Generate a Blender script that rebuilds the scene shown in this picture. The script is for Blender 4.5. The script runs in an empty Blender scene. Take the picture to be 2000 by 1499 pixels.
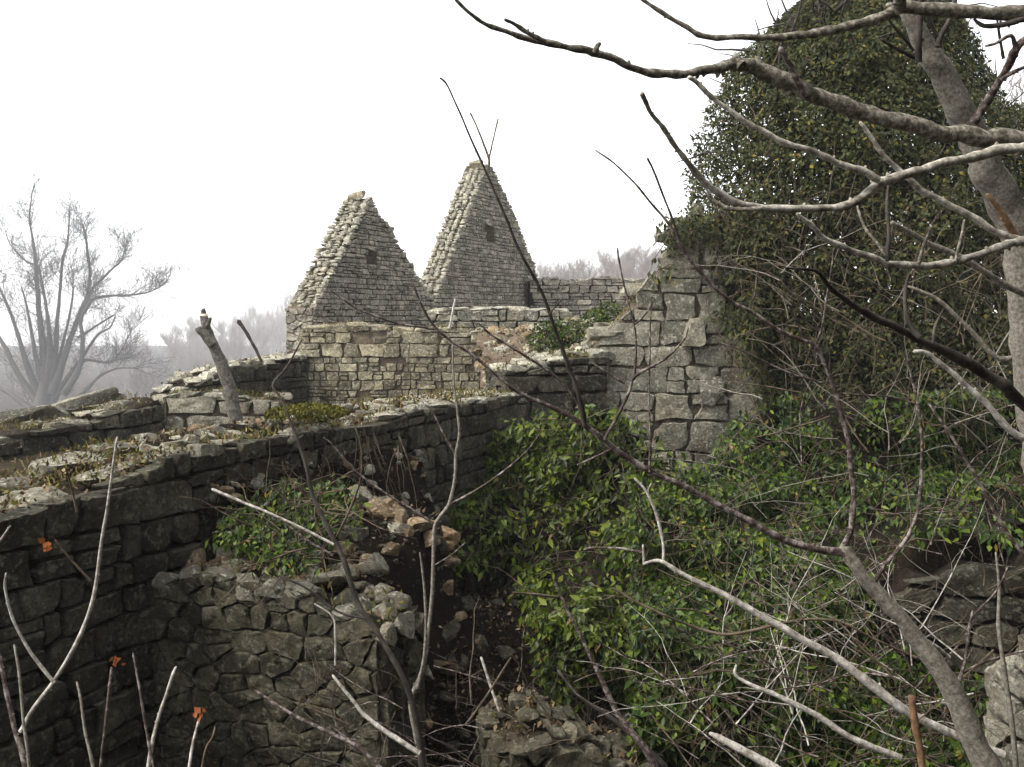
import bpy, math, random
import numpy as np
from mathutils import Vector, Matrix, noise as mn

R = random.Random(11)
NR = np.random.default_rng(5)
SC = bpy.context.scene
COL = SC.collection

# ------------------------------------------------------------------ camera
F, HZ = 1920.0, 612.0                       # focal length and horizon, in photo pixels
TH = math.atan((749.5 - HZ) / F)
cam = bpy.data.objects.new('camera', bpy.data.cameras.new('camera'))
COL.objects.link(cam)
cam.location = (0, 0, 0)
cam.rotation_euler = (math.pi / 2 - TH, 0, 0)
cam.data.sensor_width = 36
cam.data.lens = F * 36 / 2000
cam.data.clip_start = 0.05
cam.data.clip_end = 2000
SC.camera = cam

# ------------------------------------------------------------------ sky, sun, exposure
SUN_EL, SUN_AZ = math.radians(52), math.radians(-115)     # azimuth from +Y (view direction) towards +X
W = bpy.data.worlds.new('World'); SC.world = W; W.use_nodes = True
nt = W.node_tree; nt.nodes.clear()
sky = nt.nodes.new('ShaderNodeTexSky'); sky.sky_type = 'NISHITA'; sky.sun_disc = False
sky.sun_elevation = SUN_EL; sky.sun_rotation = SUN_AZ % (2 * math.pi)
sky.air_density = 1.0; sky.dust_density = 0.5; sky.ozone_density = 1.0
hs = nt.nodes.new('ShaderNodeHueSaturation'); hs.inputs['Saturation'].default_value = 0.10
bg = nt.nodes.new('ShaderNodeBackground'); bg.inputs['Strength'].default_value = 0.15
out = nt.nodes.new('ShaderNodeOutputWorld')
nt.links.new(sky.outputs[0], hs.inputs['Color']); nt.links.new(hs.outputs[0], bg.inputs['Color'])
nt.links.new(bg.outputs[0], out.inputs['Surface'])
sd = bpy.data.lights.new('sun', 'SUN'); sd.energy = 1.5; sd.angle = math.radians(12); sd.color = (1, 0.95, 0.87)
sun = bpy.data.objects.new('sun', sd); COL.objects.link(sun)
sv = Vector((math.sin(SUN_AZ) * math.cos(SUN_EL), math.cos(SUN_AZ) * math.cos(SUN_EL), math.sin(SUN_EL)))
sun.rotation_euler = sv.to_track_quat('Z', 'Y').to_euler()
sun.location = sv * 30
SC.view_settings.view_transform = 'Standard'; SC.view_settings.look = 'None'
SC.view_settings.gamma = 1.0; SC.view_settings.use_curve_mapping = False
SC.view_settings.exposure = 1.45
SC.cycles.max_bounces = 5; SC.cycles.diffuse_bounces = 3; SC.cycles.glossy_bounces = 2
SC.cycles.transmission_bounces = 2; SC.cycles.volume_bounces = 3
SC.cycles.use_denoising = True

# ------------------------------------------------------------------ helpers
fwd = Vector((0, math.cos(TH), -math.sin(TH))); upv = Vector((0, math.sin(TH), math.cos(TH)))
def ray(px, py):
    return Vector(((px - 1000) / F, 0, 0)) + upv * ((749.5 - py) / F) + fwd
def P(px, py, Y):
    """the point seen at photo pixel (px, py) and standing Y metres ahead"""
    r = ray(px, py); return r * (Y / r.y)
def proj(p):
    d = p.dot(fwd)
    return 1000 + F * p.x / d, 749.5 - F * p.dot(upv) / d, d

def new_obj(name, data, parent=None, label=None, cat=None, group=None, kind=None):
    o = bpy.data.objects.new(name, data); COL.objects.link(o)
    if parent: o.parent = parent
    if label: o['label'] = label
    if cat: o['category'] = cat
    if group: o['group'] = group
    if kind: o['kind'] = kind
    return o
def thing(name, label, cat, loc=(0, 0, 0), group=None):
    o = new_obj(name, None, None, label, cat, group); o.location = loc; o.empty_display_size = 0.2
    return o

class MB:
    def __init__(s): s.v = []; s.f = []
    def add(s, vs, fs):
        n = len(s.v); s.v.extend(vs); s.f.extend([[i + n for i in f] for f in fs])
    def mesh(s, name, mat, smooth=True, sharp=0):
        m = bpy.data.meshes.new(name); m.from_pydata([tuple(v) for v in s.v], [], s.f)
        m.materials.append(mat)
        if smooth: m.polygons.foreach_set('use_smooth', [True] * len(m.polygons))
        m.update()
        if sharp: m.set_sharp_from_angle(angle=math.radians(sharp))
        return m
    def build(s, name, mat, parent=None, smooth=True, **k):
        o = new_obj(name, s.mesh(name, mat, smooth), parent, **k)
        if parent: o.matrix_parent_inverse = Matrix.Translation(-parent.location)
        return o

def np_mesh(name, verts, faces, mat, smooth=False):
    """verts (n,3), faces (m,3|4) of numpy"""
    m = bpy.data.meshes.new(name); k = faces.shape[1]
    m.vertices.add(len(verts)); m.vertices.foreach_set('co', np.ascontiguousarray(verts, np.float32).ravel())
    m.loops.add(faces.size); m.loops.foreach_set('vertex_index', np.ascontiguousarray(faces, np.int32).ravel())
    m.polygons.add(len(faces)); m.polygons.foreach_set('loop_start', np.arange(0, faces.size, k, dtype=np.int32))
    if smooth: m.polygons.foreach_set('use_smooth', np.ones(len(faces), bool))
    m.materials.append(mat); m.update(calc_edges=True); m.validate(); return m

def catmull(pts, k=4):
    if len(pts) < 3: return [pts[0].lerp(pts[-1], i / k) for i in range(k + 1)]
    q = [pts[0] * 2 - pts[1]] + pts + [pts[-1] * 2 - pts[-2]]; o = []
    for i in range(1, len(q) - 2):
        a, b, c, d = q[i - 1:i + 3]
        for j in range(k):
            t = j / k
            o.append(0.5 * ((2 * b) + (c - a) * t + (2 * a - 5 * b + 4 * c - d) * t * t + (3 * b - a - 3 * c + d) * t ** 3))
    o.append(pts[-1]); return o

def tube(mb, pts, rad, sides=6, knob=0.0, capstart=False, flat=False):
    n = len(pts); vs = []; fs = []
    t0 = (pts[1] - pts[0]).normalized()
    ref = Vector((0, 0, 1)) if abs(t0.z) < 0.9 else Vector((1, 0, 0))
    u = t0.cross(ref).normalized()
    for i, p in enumerate(pts):
        t = (pts[min(i + 1, n - 1)] - pts[max(i - 1, 0)])
        if t.length < 1e-9: t = t0
        t = t.normalized()
        u = (u - t * u.dot(t))
        u = u.normalized() if u.length > 1e-6 else t.orthogonal().normalized()
        w = t.cross(u)
        r = rad[i] * (1 + knob * R.uniform(-0.6, 1.0))
        for s in range(sides):
            a = 2 * math.pi * s / sides
            rr = r * (1 + knob * R.uniform(-0.35, 0.35))
            vs.append(p + u * (math.cos(a) * rr) + w * (math.sin(a) * rr))
        if i:
            b = (i - 1) * sides
            for s in range(sides):
                s2 = (s + 1) % sides
                fs.append([b + s, b + s2, b + sides + s2, b + sides + s])
    vs.append(pts[-1] + (pts[-1] - pts[-2]).normalized() * (0 if flat else rad[-1]))
    b = (n - 1) * sides
    for s in range(sides): fs.append([b + s, b + (s + 1) % sides, len(vs) - 1])
    mb.add(vs, fs)

def clip(poly, a, b, c):
    """keep the part of a convex polygon where a*x + b*y <= c"""
    o = []; n = len(poly)
    for i in range(n):
        p, q = poly[i], poly[(i + 1) % n]
        dp, dq = a * p[0] + b * p[1] - c, a * q[0] + b * q[1] - c
        if dp <= 0: o.append(p)
        if (dp < 0 < dq) or (dq < 0 < dp):
            t = dp / (dp - dq); o.append((p[0] + (q[0] - p[0]) * t, p[1] + (q[1] - p[1]) * t))
    return o
def area(p):
    return 0.5 * sum(p[i][0] * p[(i + 1) % len(p)][1] - p[(i + 1) % len(p)][0] * p[i][1] for i in range(len(p)))
def cen(p): return (sum(q[0] for q in p) / len(p), sum(q[1] for q in p) / len(p))
def inset(p, g):
    q = p; n = len(p)
    for i in range(n):
        (x0, y0), (x1, y1) = p[i], p[(i + 1) % n]
        dx, dy = x1 - x0, y1 - y0; L = math.hypot(dx, dy)
        if L < 1e-6: continue
        a, b = dy / L, -dx / L
        q = clip(q, a, b, a * x0 + b * y0 - g)
        if len(q) < 3: return []
    return q

# ------------------------------------------------------------------ materials
def mat_base(name):
    m = bpy.data.materials.new(name); m.use_nodes = True
    t = m.node_tree; b = t.nodes['Principled BSDF']; return m, t, b
def N(t, ty, **k):
    n = t.nodes.new(ty)
    for a, v in k.items():
        if a in ('op',): n.operation = v
        elif a == 'bt': n.blend_type = v
        else: n.inputs[a.replace('_', ' ')].default_value = v
    return n
def noise(t, co, scale, detail=4, rough=0.55):
    n = t.nodes.new('ShaderNodeTexNoise'); n.inputs['Scale'].default_value = scale
    n.inputs['Detail'].default_value = detail; n.inputs['Roughness'].default_value = rough
    t.links.new(co, n.inputs['Vector']); return n.outputs['Fac']
def ramp(t, fac, stops):
    r = t.nodes.new('ShaderNodeValToRGB'); e = r.color_ramp.elements
    while len(e) < len(stops): e.new(0.5)
    for el, (p, c) in zip(e, stops):
        el.position = p; el.color = (*c, 1) if len(c) == 3 else c
    t.links.new(fac, r.inputs['Fac']); return r.outputs['Color']
def mix(t, fac, a, b, bt='MIX'):
    m = t.nodes.new('ShaderNodeMix'); m.data_type = 'RGBA'; m.blend_type = bt
    for s, v in ((m.inputs[0], fac), (m.inputs[6], a), (m.inputs[7], b)):
        if hasattr(v, 'is_output'): t.links.new(v, s)
        elif isinstance(v, (int, float)): s.default_value = v
        else: s.default_value = (*v, 1)
    return m.outputs[2]
def bump(t, h, b, strength, dist, prev=None):
    n = t.nodes.new('ShaderNodeBump'); n.inputs['Strength'].default_value = strength
    n.inputs['Distance'].default_value = dist; t.links.new(h, n.inputs['Height'])
    if prev: t.links.new(prev, n.inputs['Normal'])
    t.links.new(n.outputs[0], b.inputs['Normal']); return n.outputs[0]
def pos(t): return t.nodes.new('ShaderNodeNewGeometry').outputs['Position']
def rnd(t):
    g = t.nodes.new('ShaderNodeNewGeometry'); o = t.nodes.new('ShaderNodeObjectInfo')
    a = t.nodes.new('ShaderNodeMath'); a.operation = 'ADD'
    t.links.new(g.outputs['Random Per Island'], a.inputs[0]); t.links.new(o.outputs['Random'], a.inputs[1])
    f = t.nodes.new('ShaderNodeMath'); f.operation = 'FRACT'; t.links.new(a.outputs[0], f.inputs[0])
    return f.outputs[0]

def stone_mat(name, dark, mid, light, stain, moss_amt=0.35, stain_amt=0.5, sc=1.0):
    dark, mid, light, stain = [(q[0] * 0.62, q[1] * 0.595, q[2] * 0.515) for q in (dark, mid, light, stain)]
    m, t, b = mat_base(name); co = pos(t)
    body = ramp(t, noise(t, co, 3.2 * sc, 6, 0.62), [(0.34, dark), (0.5, mid), (0.66, light)])
    r = rnd(t)
    tone = ramp(t, r, [(0.0, (0.62, 0.62, 0.62)), (0.5, (0.95, 0.94, 0.92)), (1.0, (1.3, 1.27, 1.2))])
    c = mix(t, 1.0, body, tone, 'MULTIPLY')
    # lichen blotches, rusty stains, moss
    lich = ramp(t, noise(t, co, 17 * sc, 5, 0.7), [(0.54, (0, 0, 0)), (0.62, (0.7, 0.7, 0.7))])
    c = mix(t, lich, c, (light[0] * 1.35, light[1] * 1.4, light[2] * 1.42))
    blk = ramp(t, noise(t, co, 9 * sc, 6, 0.75), [(0.56, (0, 0, 0)), (0.70, (0.75, 0.75, 0.75))])
    c = mix(t, blk, c, (dark[0] * 0.38, dark[1] * 0.38, dark[2] * 0.36))
    st = ramp(t, noise(t, co, 1.9 * sc, 4, 0.6), [(0.56, (0, 0, 0)), (0.75, (stain_amt,) * 3)])
    c = mix(t, st, c, stain)
    ms = ramp(t, noise(t, co, 4.5 * sc, 5, 0.7), [(0.58, (0, 0, 0)), (0.72, (moss_amt,) * 3)])
    c = mix(t, ms, c, (0.075, 0.085, 0.03))
    fine = ramp(t, noise(t, co, 34 * sc, 6, 0.75), [(0.34, (0.42, 0.41, 0.39)), (0.5, (1.0, 1.0, 1.0)), (0.66, (1.5, 1.5, 1.47))])
    c = mix(t, 0.85, c, fine, 'MULTIPLY')
    t.links.new(c, b.inputs['Base Color']); b.inputs['Roughness'].default_value = 0.95
    b.inputs['Specular IOR Level'].default_value = 0.2
    p = bump(t, noise(t, co, 11 * sc, 8, 0.72), b, 0.9, 0.05 / sc)
    bump(t, noise(t, co, 60 * sc, 4, 0.7), b, 0.7, 0.008 / sc, p)
    return m
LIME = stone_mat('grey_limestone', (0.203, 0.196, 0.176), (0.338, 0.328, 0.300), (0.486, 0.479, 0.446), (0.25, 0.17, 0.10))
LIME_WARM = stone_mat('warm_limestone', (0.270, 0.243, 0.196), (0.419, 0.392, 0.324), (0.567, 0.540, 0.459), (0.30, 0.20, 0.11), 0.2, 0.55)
LIME_SHADED = stone_mat('shaded_limestone', (0.046, 0.042, 0.034), (0.090, 0.084, 0.069), (0.170, 0.166, 0.146), (0.10, 0.07, 0.045), 0.45, 0.4)  # limestone darkened overall to stand for shade on the unlit walls
LIME_MOSSY_SHADED = stone_mat('shaded_mossy_limestone', (0.062, 0.058, 0.043), (0.115, 0.108, 0.085), (0.20, 0.19, 0.16), (0.15, 0.105, 0.06), 0.5, 0.5)  # mossy stone, also darkened to stand for the pit's shade
LIME_RUST = stone_mat('rust_stained_limestone', (0.20, 0.145, 0.095), (0.32, 0.24, 0.165), (0.48, 0.39, 0.30), (0.36, 0.19, 0.09), 0.1, 0.85)
LIME_FAR = stone_mat('gable_limestone', (0.247, 0.231, 0.224), (0.390, 0.367, 0.354), (0.533, 0.507, 0.491), (0.22, 0.16, 0.11), 0.2, 0.35)
LIME_PALE = stone_mat('pale_limestone', (0.351, 0.345, 0.319), (0.520, 0.514, 0.481), (0.715, 0.709, 0.676), (0.34, 0.24, 0.15), 0.25, 0.4)  # pale stone; on tops and slopes it adds to the sky light

def earth_mat(name, a, b_, c_, sc=1.0, bs=0.8):
    m, t, b = mat_base(name); co = pos(t)
    c = ramp(t, noise(t, co, 5 * sc, 8, 0.7), [(0.3, a), (0.52, b_), (0.75, c_)])
    sp = ramp(t, noise(t, co, 38 * sc, 3, 0.6), [(0.60, (0, 0, 0)), (0.68, (0.8, 0.8, 0.8))])
    c = mix(t, sp, c, (c_[0] * 1.6, c_[1] * 1.5, c_[2] * 1.35))
    t.links.new(c, b.inputs['Base Color']); b.inputs['Roughness'].default_value = 1
    b.inputs['Specular IOR Level'].default_value = 0.1
    bump(t, noise(t, co, 22 * sc, 8, 0.7), b, bs, 0.05)
    return m
MORTAR = earth_mat('lime_mortar', (0.06, 0.048, 0.034), (0.13, 0.105, 0.075), (0.23, 0.19, 0.14), 2)
MORTAR_SHADED = earth_mat('shaded_mortar', (0.022, 0.019, 0.013), (0.05, 0.042, 0.028), (0.10, 0.085, 0.058), 2)  # mortar darkened to go with the shaded stones and window recesses
MORTAR_DARK = earth_mat('dark_earth_joint', (0.018, 0.014, 0.011), (0.035, 0.027, 0.02), (0.07, 0.052, 0.036), 2)
SHADE_EARTH = earth_mat('shade_black_soil', (0.006, 0.005, 0.004), (0.013, 0.010, 0.007), (0.03, 0.022, 0.014))  # shade of the ivy hollows put into near-black soil
EARTH = earth_mat('brown_earth', (0.005, 0.0035, 0.0025), (0.011, 0.0075, 0.005), (0.028, 0.019, 0.011))
GROUND = earth_mat('leaf_litter_soil', (0.015, 0.012, 0.008), (0.032, 0.024, 0.015), (0.065, 0.047, 0.028), 0.7)

def leaf_mat(name, stops, rough=0.42, trans=0.22, spec=0.5):
    m, t, b = mat_base(name)
    g = t.nodes.new('ShaderNodeNewGeometry')
    c = ramp(t, g.outputs['Random Per Island'], stops)
    c = mix(t, 0.35, c, ramp(t, noise(t, g.outputs['Position'], 1.3, 3), [(0.3, (0.55, 0.6, 0.5)), (0.7, (1.25, 1.2, 1.0))]), 'MULTIPLY')
    t.links.new(c, b.inputs['Base Color']); b.inputs['Roughness'].default_value = rough
    b.inputs['Specular IOR Level'].default_value = spec
    tr = t.nodes.new('ShaderNodeBsdfTranslucent'); t.links.new(c, tr.inputs['Color'])
    mx = t.nodes.new('ShaderNodeMixShader'); mx.inputs[0].default_value = trans
    o = t.nodes['Material Output']
    t.links.new(b.outputs[0], mx.inputs[1]); t.links.new(tr.outputs[0], mx.inputs[2]); t.links.new(mx.outputs[0], o.inputs['Surface'])
    return m
IVY = leaf_mat('ivy_leaf', [(0.0, (0.009, 0.016, 0.003)), (0.4, (0.023, 0.047, 0.006)), (0.72, (0.055, 0.095, 0.010)), (0.92, (0.12, 0.175, 0.018)), (0.982, (0.16, 0.20, 0.022)), (0.99, (0.26, 0.20, 0.03)), (1.0, (0.18, 0.09, 0.03))], 0.42, 0.25, 0.25)
IVY_BRIGHT = leaf_mat('sunlit_ivy_leaf', [(0.0, (0.014, 0.022, 0.004)), (0.35, (0.036, 0.060, 0.007)), (0.68, (0.082, 0.122, 0.012)), (0.92, (0.165, 0.215, 0.024)), (0.985, (0.22, 0.26, 0.035)), (0.992, (0.28, 0.20, 0.03)), (1.0, (0.16, 0.08, 0.03))], 0.42, 0.3, 0.25)  # brighter ivy copy, sunlight on the clump put into the colour
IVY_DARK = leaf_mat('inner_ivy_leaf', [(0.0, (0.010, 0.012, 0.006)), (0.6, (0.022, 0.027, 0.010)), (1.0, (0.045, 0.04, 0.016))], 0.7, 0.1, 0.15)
IVY_OLD = leaf_mat('old_ivy_leaf', [(0.0, (0.024, 0.029, 0.012)), (0.4, (0.045, 0.054, 0.020)), (0.8, (0.072, 0.080, 0.026)), (0.92, (0.10, 0.09, 0.032)), (0.975, (0.19, 0.16, 0.026)), (1.0, (0.10, 0.055, 0.025))], 0.6, 0.2, 0.2)
LITTER = leaf_mat('dead_leaf_litter', [(0.0, (0.035, 0.022, 0.014)), (0.4, (0.085, 0.055, 0.032)), (0.75, (0.17, 0.115, 0.065)), (0.95, (0.30, 0.22, 0.13)), (1.0, (0.42, 0.34, 0.22))], 0.8, 0.1, 0.2)
ORANGE = leaf_mat('orange_dead_leaf', [(0.0, (0.16, 0.05, 0.018)), (1.0, (0.36, 0.11, 0.03))], 0.7, 0.2, 0.2)
GRASS = leaf_mat('dry_grass', [(0.0, (0.05, 0.06, 0.014)), (0.45, (0.11, 0.115, 0.028)), (0.75, (0.2, 0.16, 0.06)), (1.0, (0.36, 0.28, 0.13))], 0.7, 0.2, 0.2)
MOSS = leaf_mat('moss', [(0.0, (0.045, 0.05, 0.012)), (0.6, (0.10, 0.10, 0.022)), (1.0, (0.17, 0.14, 0.035))], 0.9, 0.1, 0.1)

def bark_mat(name, dark, mid, light, sc=1.0, contrast=(0.36, 0.5, 0.64)):
    m, t, b = mat_base(name); co = pos(t)
    c = ramp(t, noise(t, co, 14 * sc, 6, 0.7), [(contrast[0], dark), (contrast[1], mid), (contrast[2], light)])
    sp = ramp(t, noise(t, co, 90 * sc, 3, 0.6), [(0.60, (0, 0, 0)), (0.68, (0.7, 0.7, 0.7))])
    c = mix(t, sp, c, (dark[0] * 0.5, dark[1] * 0.5, dark[2] * 0.5))
    t.links.new(c, b.inputs['Base Color']); b.inputs['Roughness'].default_value = 0.75
    b.inputs['Specular IOR Level'].default_value = 0.3
    bump(t, noise(t, co, 70 * sc, 5, 0.7), b, 0.6, 0.004)
    return m
BARK_GREY = bark_mat('grey_bark', (0.10, 0.086, 0.066), (0.205, 0.184, 0.148), (0.34, 0.31, 0.26), 5.0)
BARK_LIMB = bark_mat('lichen_limb_bark', (0.05, 0.04, 0.029), (0.15, 0.132, 0.10), (0.38, 0.35, 0.29), 4.0)
BARK_PALE = bark_mat('lit_pale_bark', (0.108, 0.092, 0.070), (0.324, 0.297, 0.243), (0.675, 0.634, 0.553), 2.0)  # bark paled to stand for highlights along the limb tops
BARK_STUMP = bark_mat('weathered_stump_bark', (0.04, 0.034, 0.028), (0.10, 0.09, 0.075), (0.19, 0.175, 0.15), 2.0)
BARK_RED = bark_mat('red_brown_twig', (0.035, 0.023, 0.019), (0.085, 0.06, 0.05), (0.30, 0.26, 0.235), 2.6, (0.38, 0.5, 0.6))
BARK_DARK = bark_mat('dark_bark', (0.022, 0.018, 0.015), (0.045, 0.036, 0.03), (0.09, 0.075, 0.06))
DEADWOOD = bark_mat('bleached_dead_wood', (0.163, 0.138, 0.112), (0.375, 0.344, 0.300), (0.650, 0.613, 0.550), 2.6)
TWIG = bark_mat('brown_twig', (0.035, 0.024, 0.015), (0.085, 0.06, 0.038), (0.17, 0.13, 0.09))
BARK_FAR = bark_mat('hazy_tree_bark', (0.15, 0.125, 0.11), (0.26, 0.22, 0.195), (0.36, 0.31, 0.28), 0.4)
BARK_OLD = bark_mat('old_tree_bark', (0.05, 0.044, 0.038), (0.08, 0.072, 0.062), (0.12, 0.11, 0.098), 0.4)
CUTWOOD = bark_mat('cut_wood', (0.45, 0.35, 0.22), (0.62, 0.52, 0.36), (0.72, 0.64, 0.5))
STAKE = bark_mat('orange_brown_wood', (0.10, 0.055, 0.03), (0.19, 0.105, 0.055), (0.28, 0.17, 0.09), 2.0)

# ------------------------------------------------------------------ ground
D0 = Vector((3.12, 7.0)).normalized()             # direction of the long walls, going away
def xB(y): return -2.86 + (y - 5.5) * 0.4457       # face of the long foreground wall
def smooth(a, b, x):
    t = min(1, max(0, (x - a) / (b - a))); return t * t * (3 - 2 * t)
FLOOR, PLAT = -4.6, -1.62
def gz(x, y):
    u = x / max(y, 4.0)
    far = PLAT + 0.35 * smooth(13, 19, y)
    left = smooth(0.05, -0.25, u)
    far -= left * (min(25.0, max(0.0, (y - 15.5) * 0.13)) + 0.35 * smooth(13, 17, y))
    far += (1 - left) * 0.6 * smooth(20, 40, y)
    n = mn.noise(Vector((x * 0.35, y * 0.35, 3))) * 0.14 + mn.noise(Vector((x * 1.4, y * 1.4, 9))) * 0.05
    k = smooth(-0.62, -0.38, x - xB(y)) * smooth(12.95, 12.75, y) * smooth(0.8, 1.6, y) * smooth(5.2, 4.4, x)
    z = far * (1 - k) + FLOOR * k
    return z + n
def axis(segs):
    o = []
    for a, b, s in segs:
        v = a
        while v < b - 1e-6: o.append(v); v += s
    o.append(segs[-1][1]); return o
gx = axis([(-800, -380, 60), (-380, -60, 20), (-60, -14, 2.5), (-14, 8, 0.22), (8, 20, 1), (20, 60, 4), (60, 380, 20), (380, 800, 60)])
gy = axis([(-40, -6, 4), (-6, 0, 0.8), (0, 16, 0.22), (16, 34, 0.6), (34, 90, 3), (90, 380, 14), (380, 800, 42)])
gv = np.array([(x, y, gz(x, y)) for y in gy for x in gx]); nx = len(gx)
ii = np.arange(len(gx) - 1)[None, :] + np.arange(len(gy) - 1)[:, None] * nx
gf = np.stack([ii, ii + 1, ii + 1 + nx, ii + nx], -1).reshape(-1, 4)
new_obj('ground', np_mesh('ground', gv, gf, GROUND, True), kind='structure')

# ------------------------------------------------------------------ stone building kit
def rock_mesh(seed, mat, blocky=0.75, cuts=3):
    """a unit block of broken stone, about 1 x 1 x 1"""
    q = random.Random(seed); mb = MB(); n = cuts + 1; idx = {}
    off = Vector((q.uniform(-50, 50), q.uniform(-50, 50), q.uniform(-50, 50)))
    chop = [(Vector((q.uniform(-1, 1), q.uniform(-1, 1), q.uniform(-1, 1))).normalized(), q.uniform(0.30, 0.52)) for _ in range(9)]
    def vid(p):
        k = tuple(round(c * n) for c in p)
        if k not in idx:
            v = Vector(p) * 2 - Vector((1, 1, 1)); s = v.normalized() * 1.15
            v = (v * blocky + s * (1 - blocky)) * 0.5
            for d, c in chop:
                e = v.dot(d) - c
                if e > 0: v -= d * e
            v += mn.noise_vector(v * 2.2 + off) * 0.07 + mn.noise_vector(v * 6 + off) * 0.035
            idx[k] = len(mb.v); mb.v.append(v)
        return idx[k]
    for ax in range(3):
        for side in (0, 1):
            for i in range(n):
                for j in range(n):
                    def pt(a, b):
                        p = [0, 0, 0]; p[ax] = side; p[(ax + 1) % 3] = a / n; p[(ax + 2) % 3] = b / n; return p
                    f = [vid(pt(i, j)), vid(pt(i + 1, j)), vid(pt(i + 1, j + 1)), vid(pt(i, j + 1))]
                    mb.f.append(f if side else f[::-1])
    return mb.mesh('stone', mat, True, 34)
ROCKS = {}
def rocks(mat):
    if mat.name not in ROCKS: ROCKS[mat.name] = [rock_mesh(i * 7 + 1, mat) for i in range(9)]
    return ROCKS[mat.name]
def put_rock(mat, p, size, rz=None, tilt=0.15, parent=None, name='stone', **k):
    o = new_obj(name, R.choice(rocks(mat)), parent, **k)
    o.rotation_euler = (R.uniform(-tilt, tilt), R.uniform(-tilt, tilt), R.uniform(0, 6.28) if rz is None else rz)
    o.scale = size
    o.location = Vector(p) - (parent.location if parent else Vector())
    return o

def face_stone(poly, proud, seg, depth=0.14, rough=1.0):
    """one stone of a wall face; poly in (along, up) round its own centre; local y points into the wall"""
    per = []
    n = len(poly); L = [math.dist(poly[i], poly[(i + 1) % n]) for i in range(n)]; tot = sum(L)
    sz = math.sqrt(abs(area(poly)))
    for i in range(n):
        k = max(1, round(seg * L[i] / tot))
        for j in range(k):
            t = j / k; a, b = poly[i], poly[(i + 1) % n]
            per.append((a[0] + (b[0] - a[0]) * t, a[1] + (b[1] - a[1]) * t))
    m = len(per); o = R.uniform(0, 99)
    jit = [1 + 0.26 * mn.noise(Vector((p[0] / sz * 2.3, p[1] / sz * 2.3, o))) + R.uniform(-0.08, 0.05) for p in per]
    per = [(p[0] * j, p[1] * j) for p, j in zip(per, jit)]
    tx, tz = R.uniform(-0.12, 0.12) * rough, R.uniform(-0.16, 0.10) * rough
    cx, cz = R.uniform(-0.12, 0.12) * sz, R.uniform(-0.12, 0.12) * sz
    vs, fs = [], []
    rings = [(0.95, depth), (1.0, 0.015), (0.985, -proud * 0.7), (0.925, -proud), (0.62, -proud), (0.3, -proud)]
    for k, (sc, y) in enumerate(rings):
        for (x, z) in per:
            x, z = x * sc + cx * (1 - sc), z * sc + cz * (1 - sc); dy = 0
            if k > 1:
                w = rough if k > 2 else 0.5 * rough
                dy = tx * x + tz * z + w * sz * (0.13 * mn.noise(Vector((x / sz * 1.7, z / sz * 1.7, o))) + 0.07 * mn.noise(Vector((x / sz * 5, z / sz * 5, o))))
            vs.append((x, y + dy, z))
    for r in range(len(rings) - 1):
        for i in range(m):
            j = (i + 1) % m; a = r * m
            fs.append([a + i, a + j, a + m + j, a + m + i])
    vs.append((cx, -proud + tx * cx + tz * cz + mn.noise(Vector((o, 1, 2))) * 0.08 * sz, cz)); a = (len(rings) - 1) * m
    for i in range(m): fs.append([a + i, a + (i + 1) % m, len(vs) - 1])
    return vs, fs

def cells_rubble(w, h, sw, sh, jit=0.42, grade=None):
    k = sh / sw; seeds = []; z = -sh * 0.5
    row = 0
    while z < h + sh:
        gs = 1.0 if grade is None or z > h * grade else 0.55
        rh = gs * sh * R.choice((0.5, 0.85, 1.05, 1.3)) * R.uniform(0.85, 1.15); x = -sw * R.uniform(0.1, 1)
        while x < w + sw:
            cw = gs * sw * R.choice((0.3, 0.5, 0.75, 0.95, 1.2, 1.7)) * R.uniform(0.85, 1.15)
            seeds.append(((x + cw / 2) * k + R.uniform(-jit, jit) * sh * 0.5, z + rh / 2 + R.uniform(-jit, jit) * rh)); x += cw
        z += rh; row += 1
    S = np.array(seeds); out = []
    for i, (x, y) in enumerate(seeds):
        d = (S[:, 0] - x) ** 2 + (S[:, 1] - y) ** 2
        nb = np.argsort(d)[1:15]
        poly = [(x - 3 * sh, y - 3 * sh), (x + 3 * sh, y - 3 * sh), (x + 3 * sh, y + 3 * sh), (x - 3 * sh, y + 3 * sh)]
        for j in nb:
            a, b = S[j, 0] - x, S[j, 1] - y
            poly = clip(poly, a, b, a * (x + S[j, 0]) / 2 + b * (y + S[j, 1]) / 2)
            if len(poly) < 3: break
        if len(poly) >= 3: out.append([(p[0] / k, p[1]) for p in poly])
    return out
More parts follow.
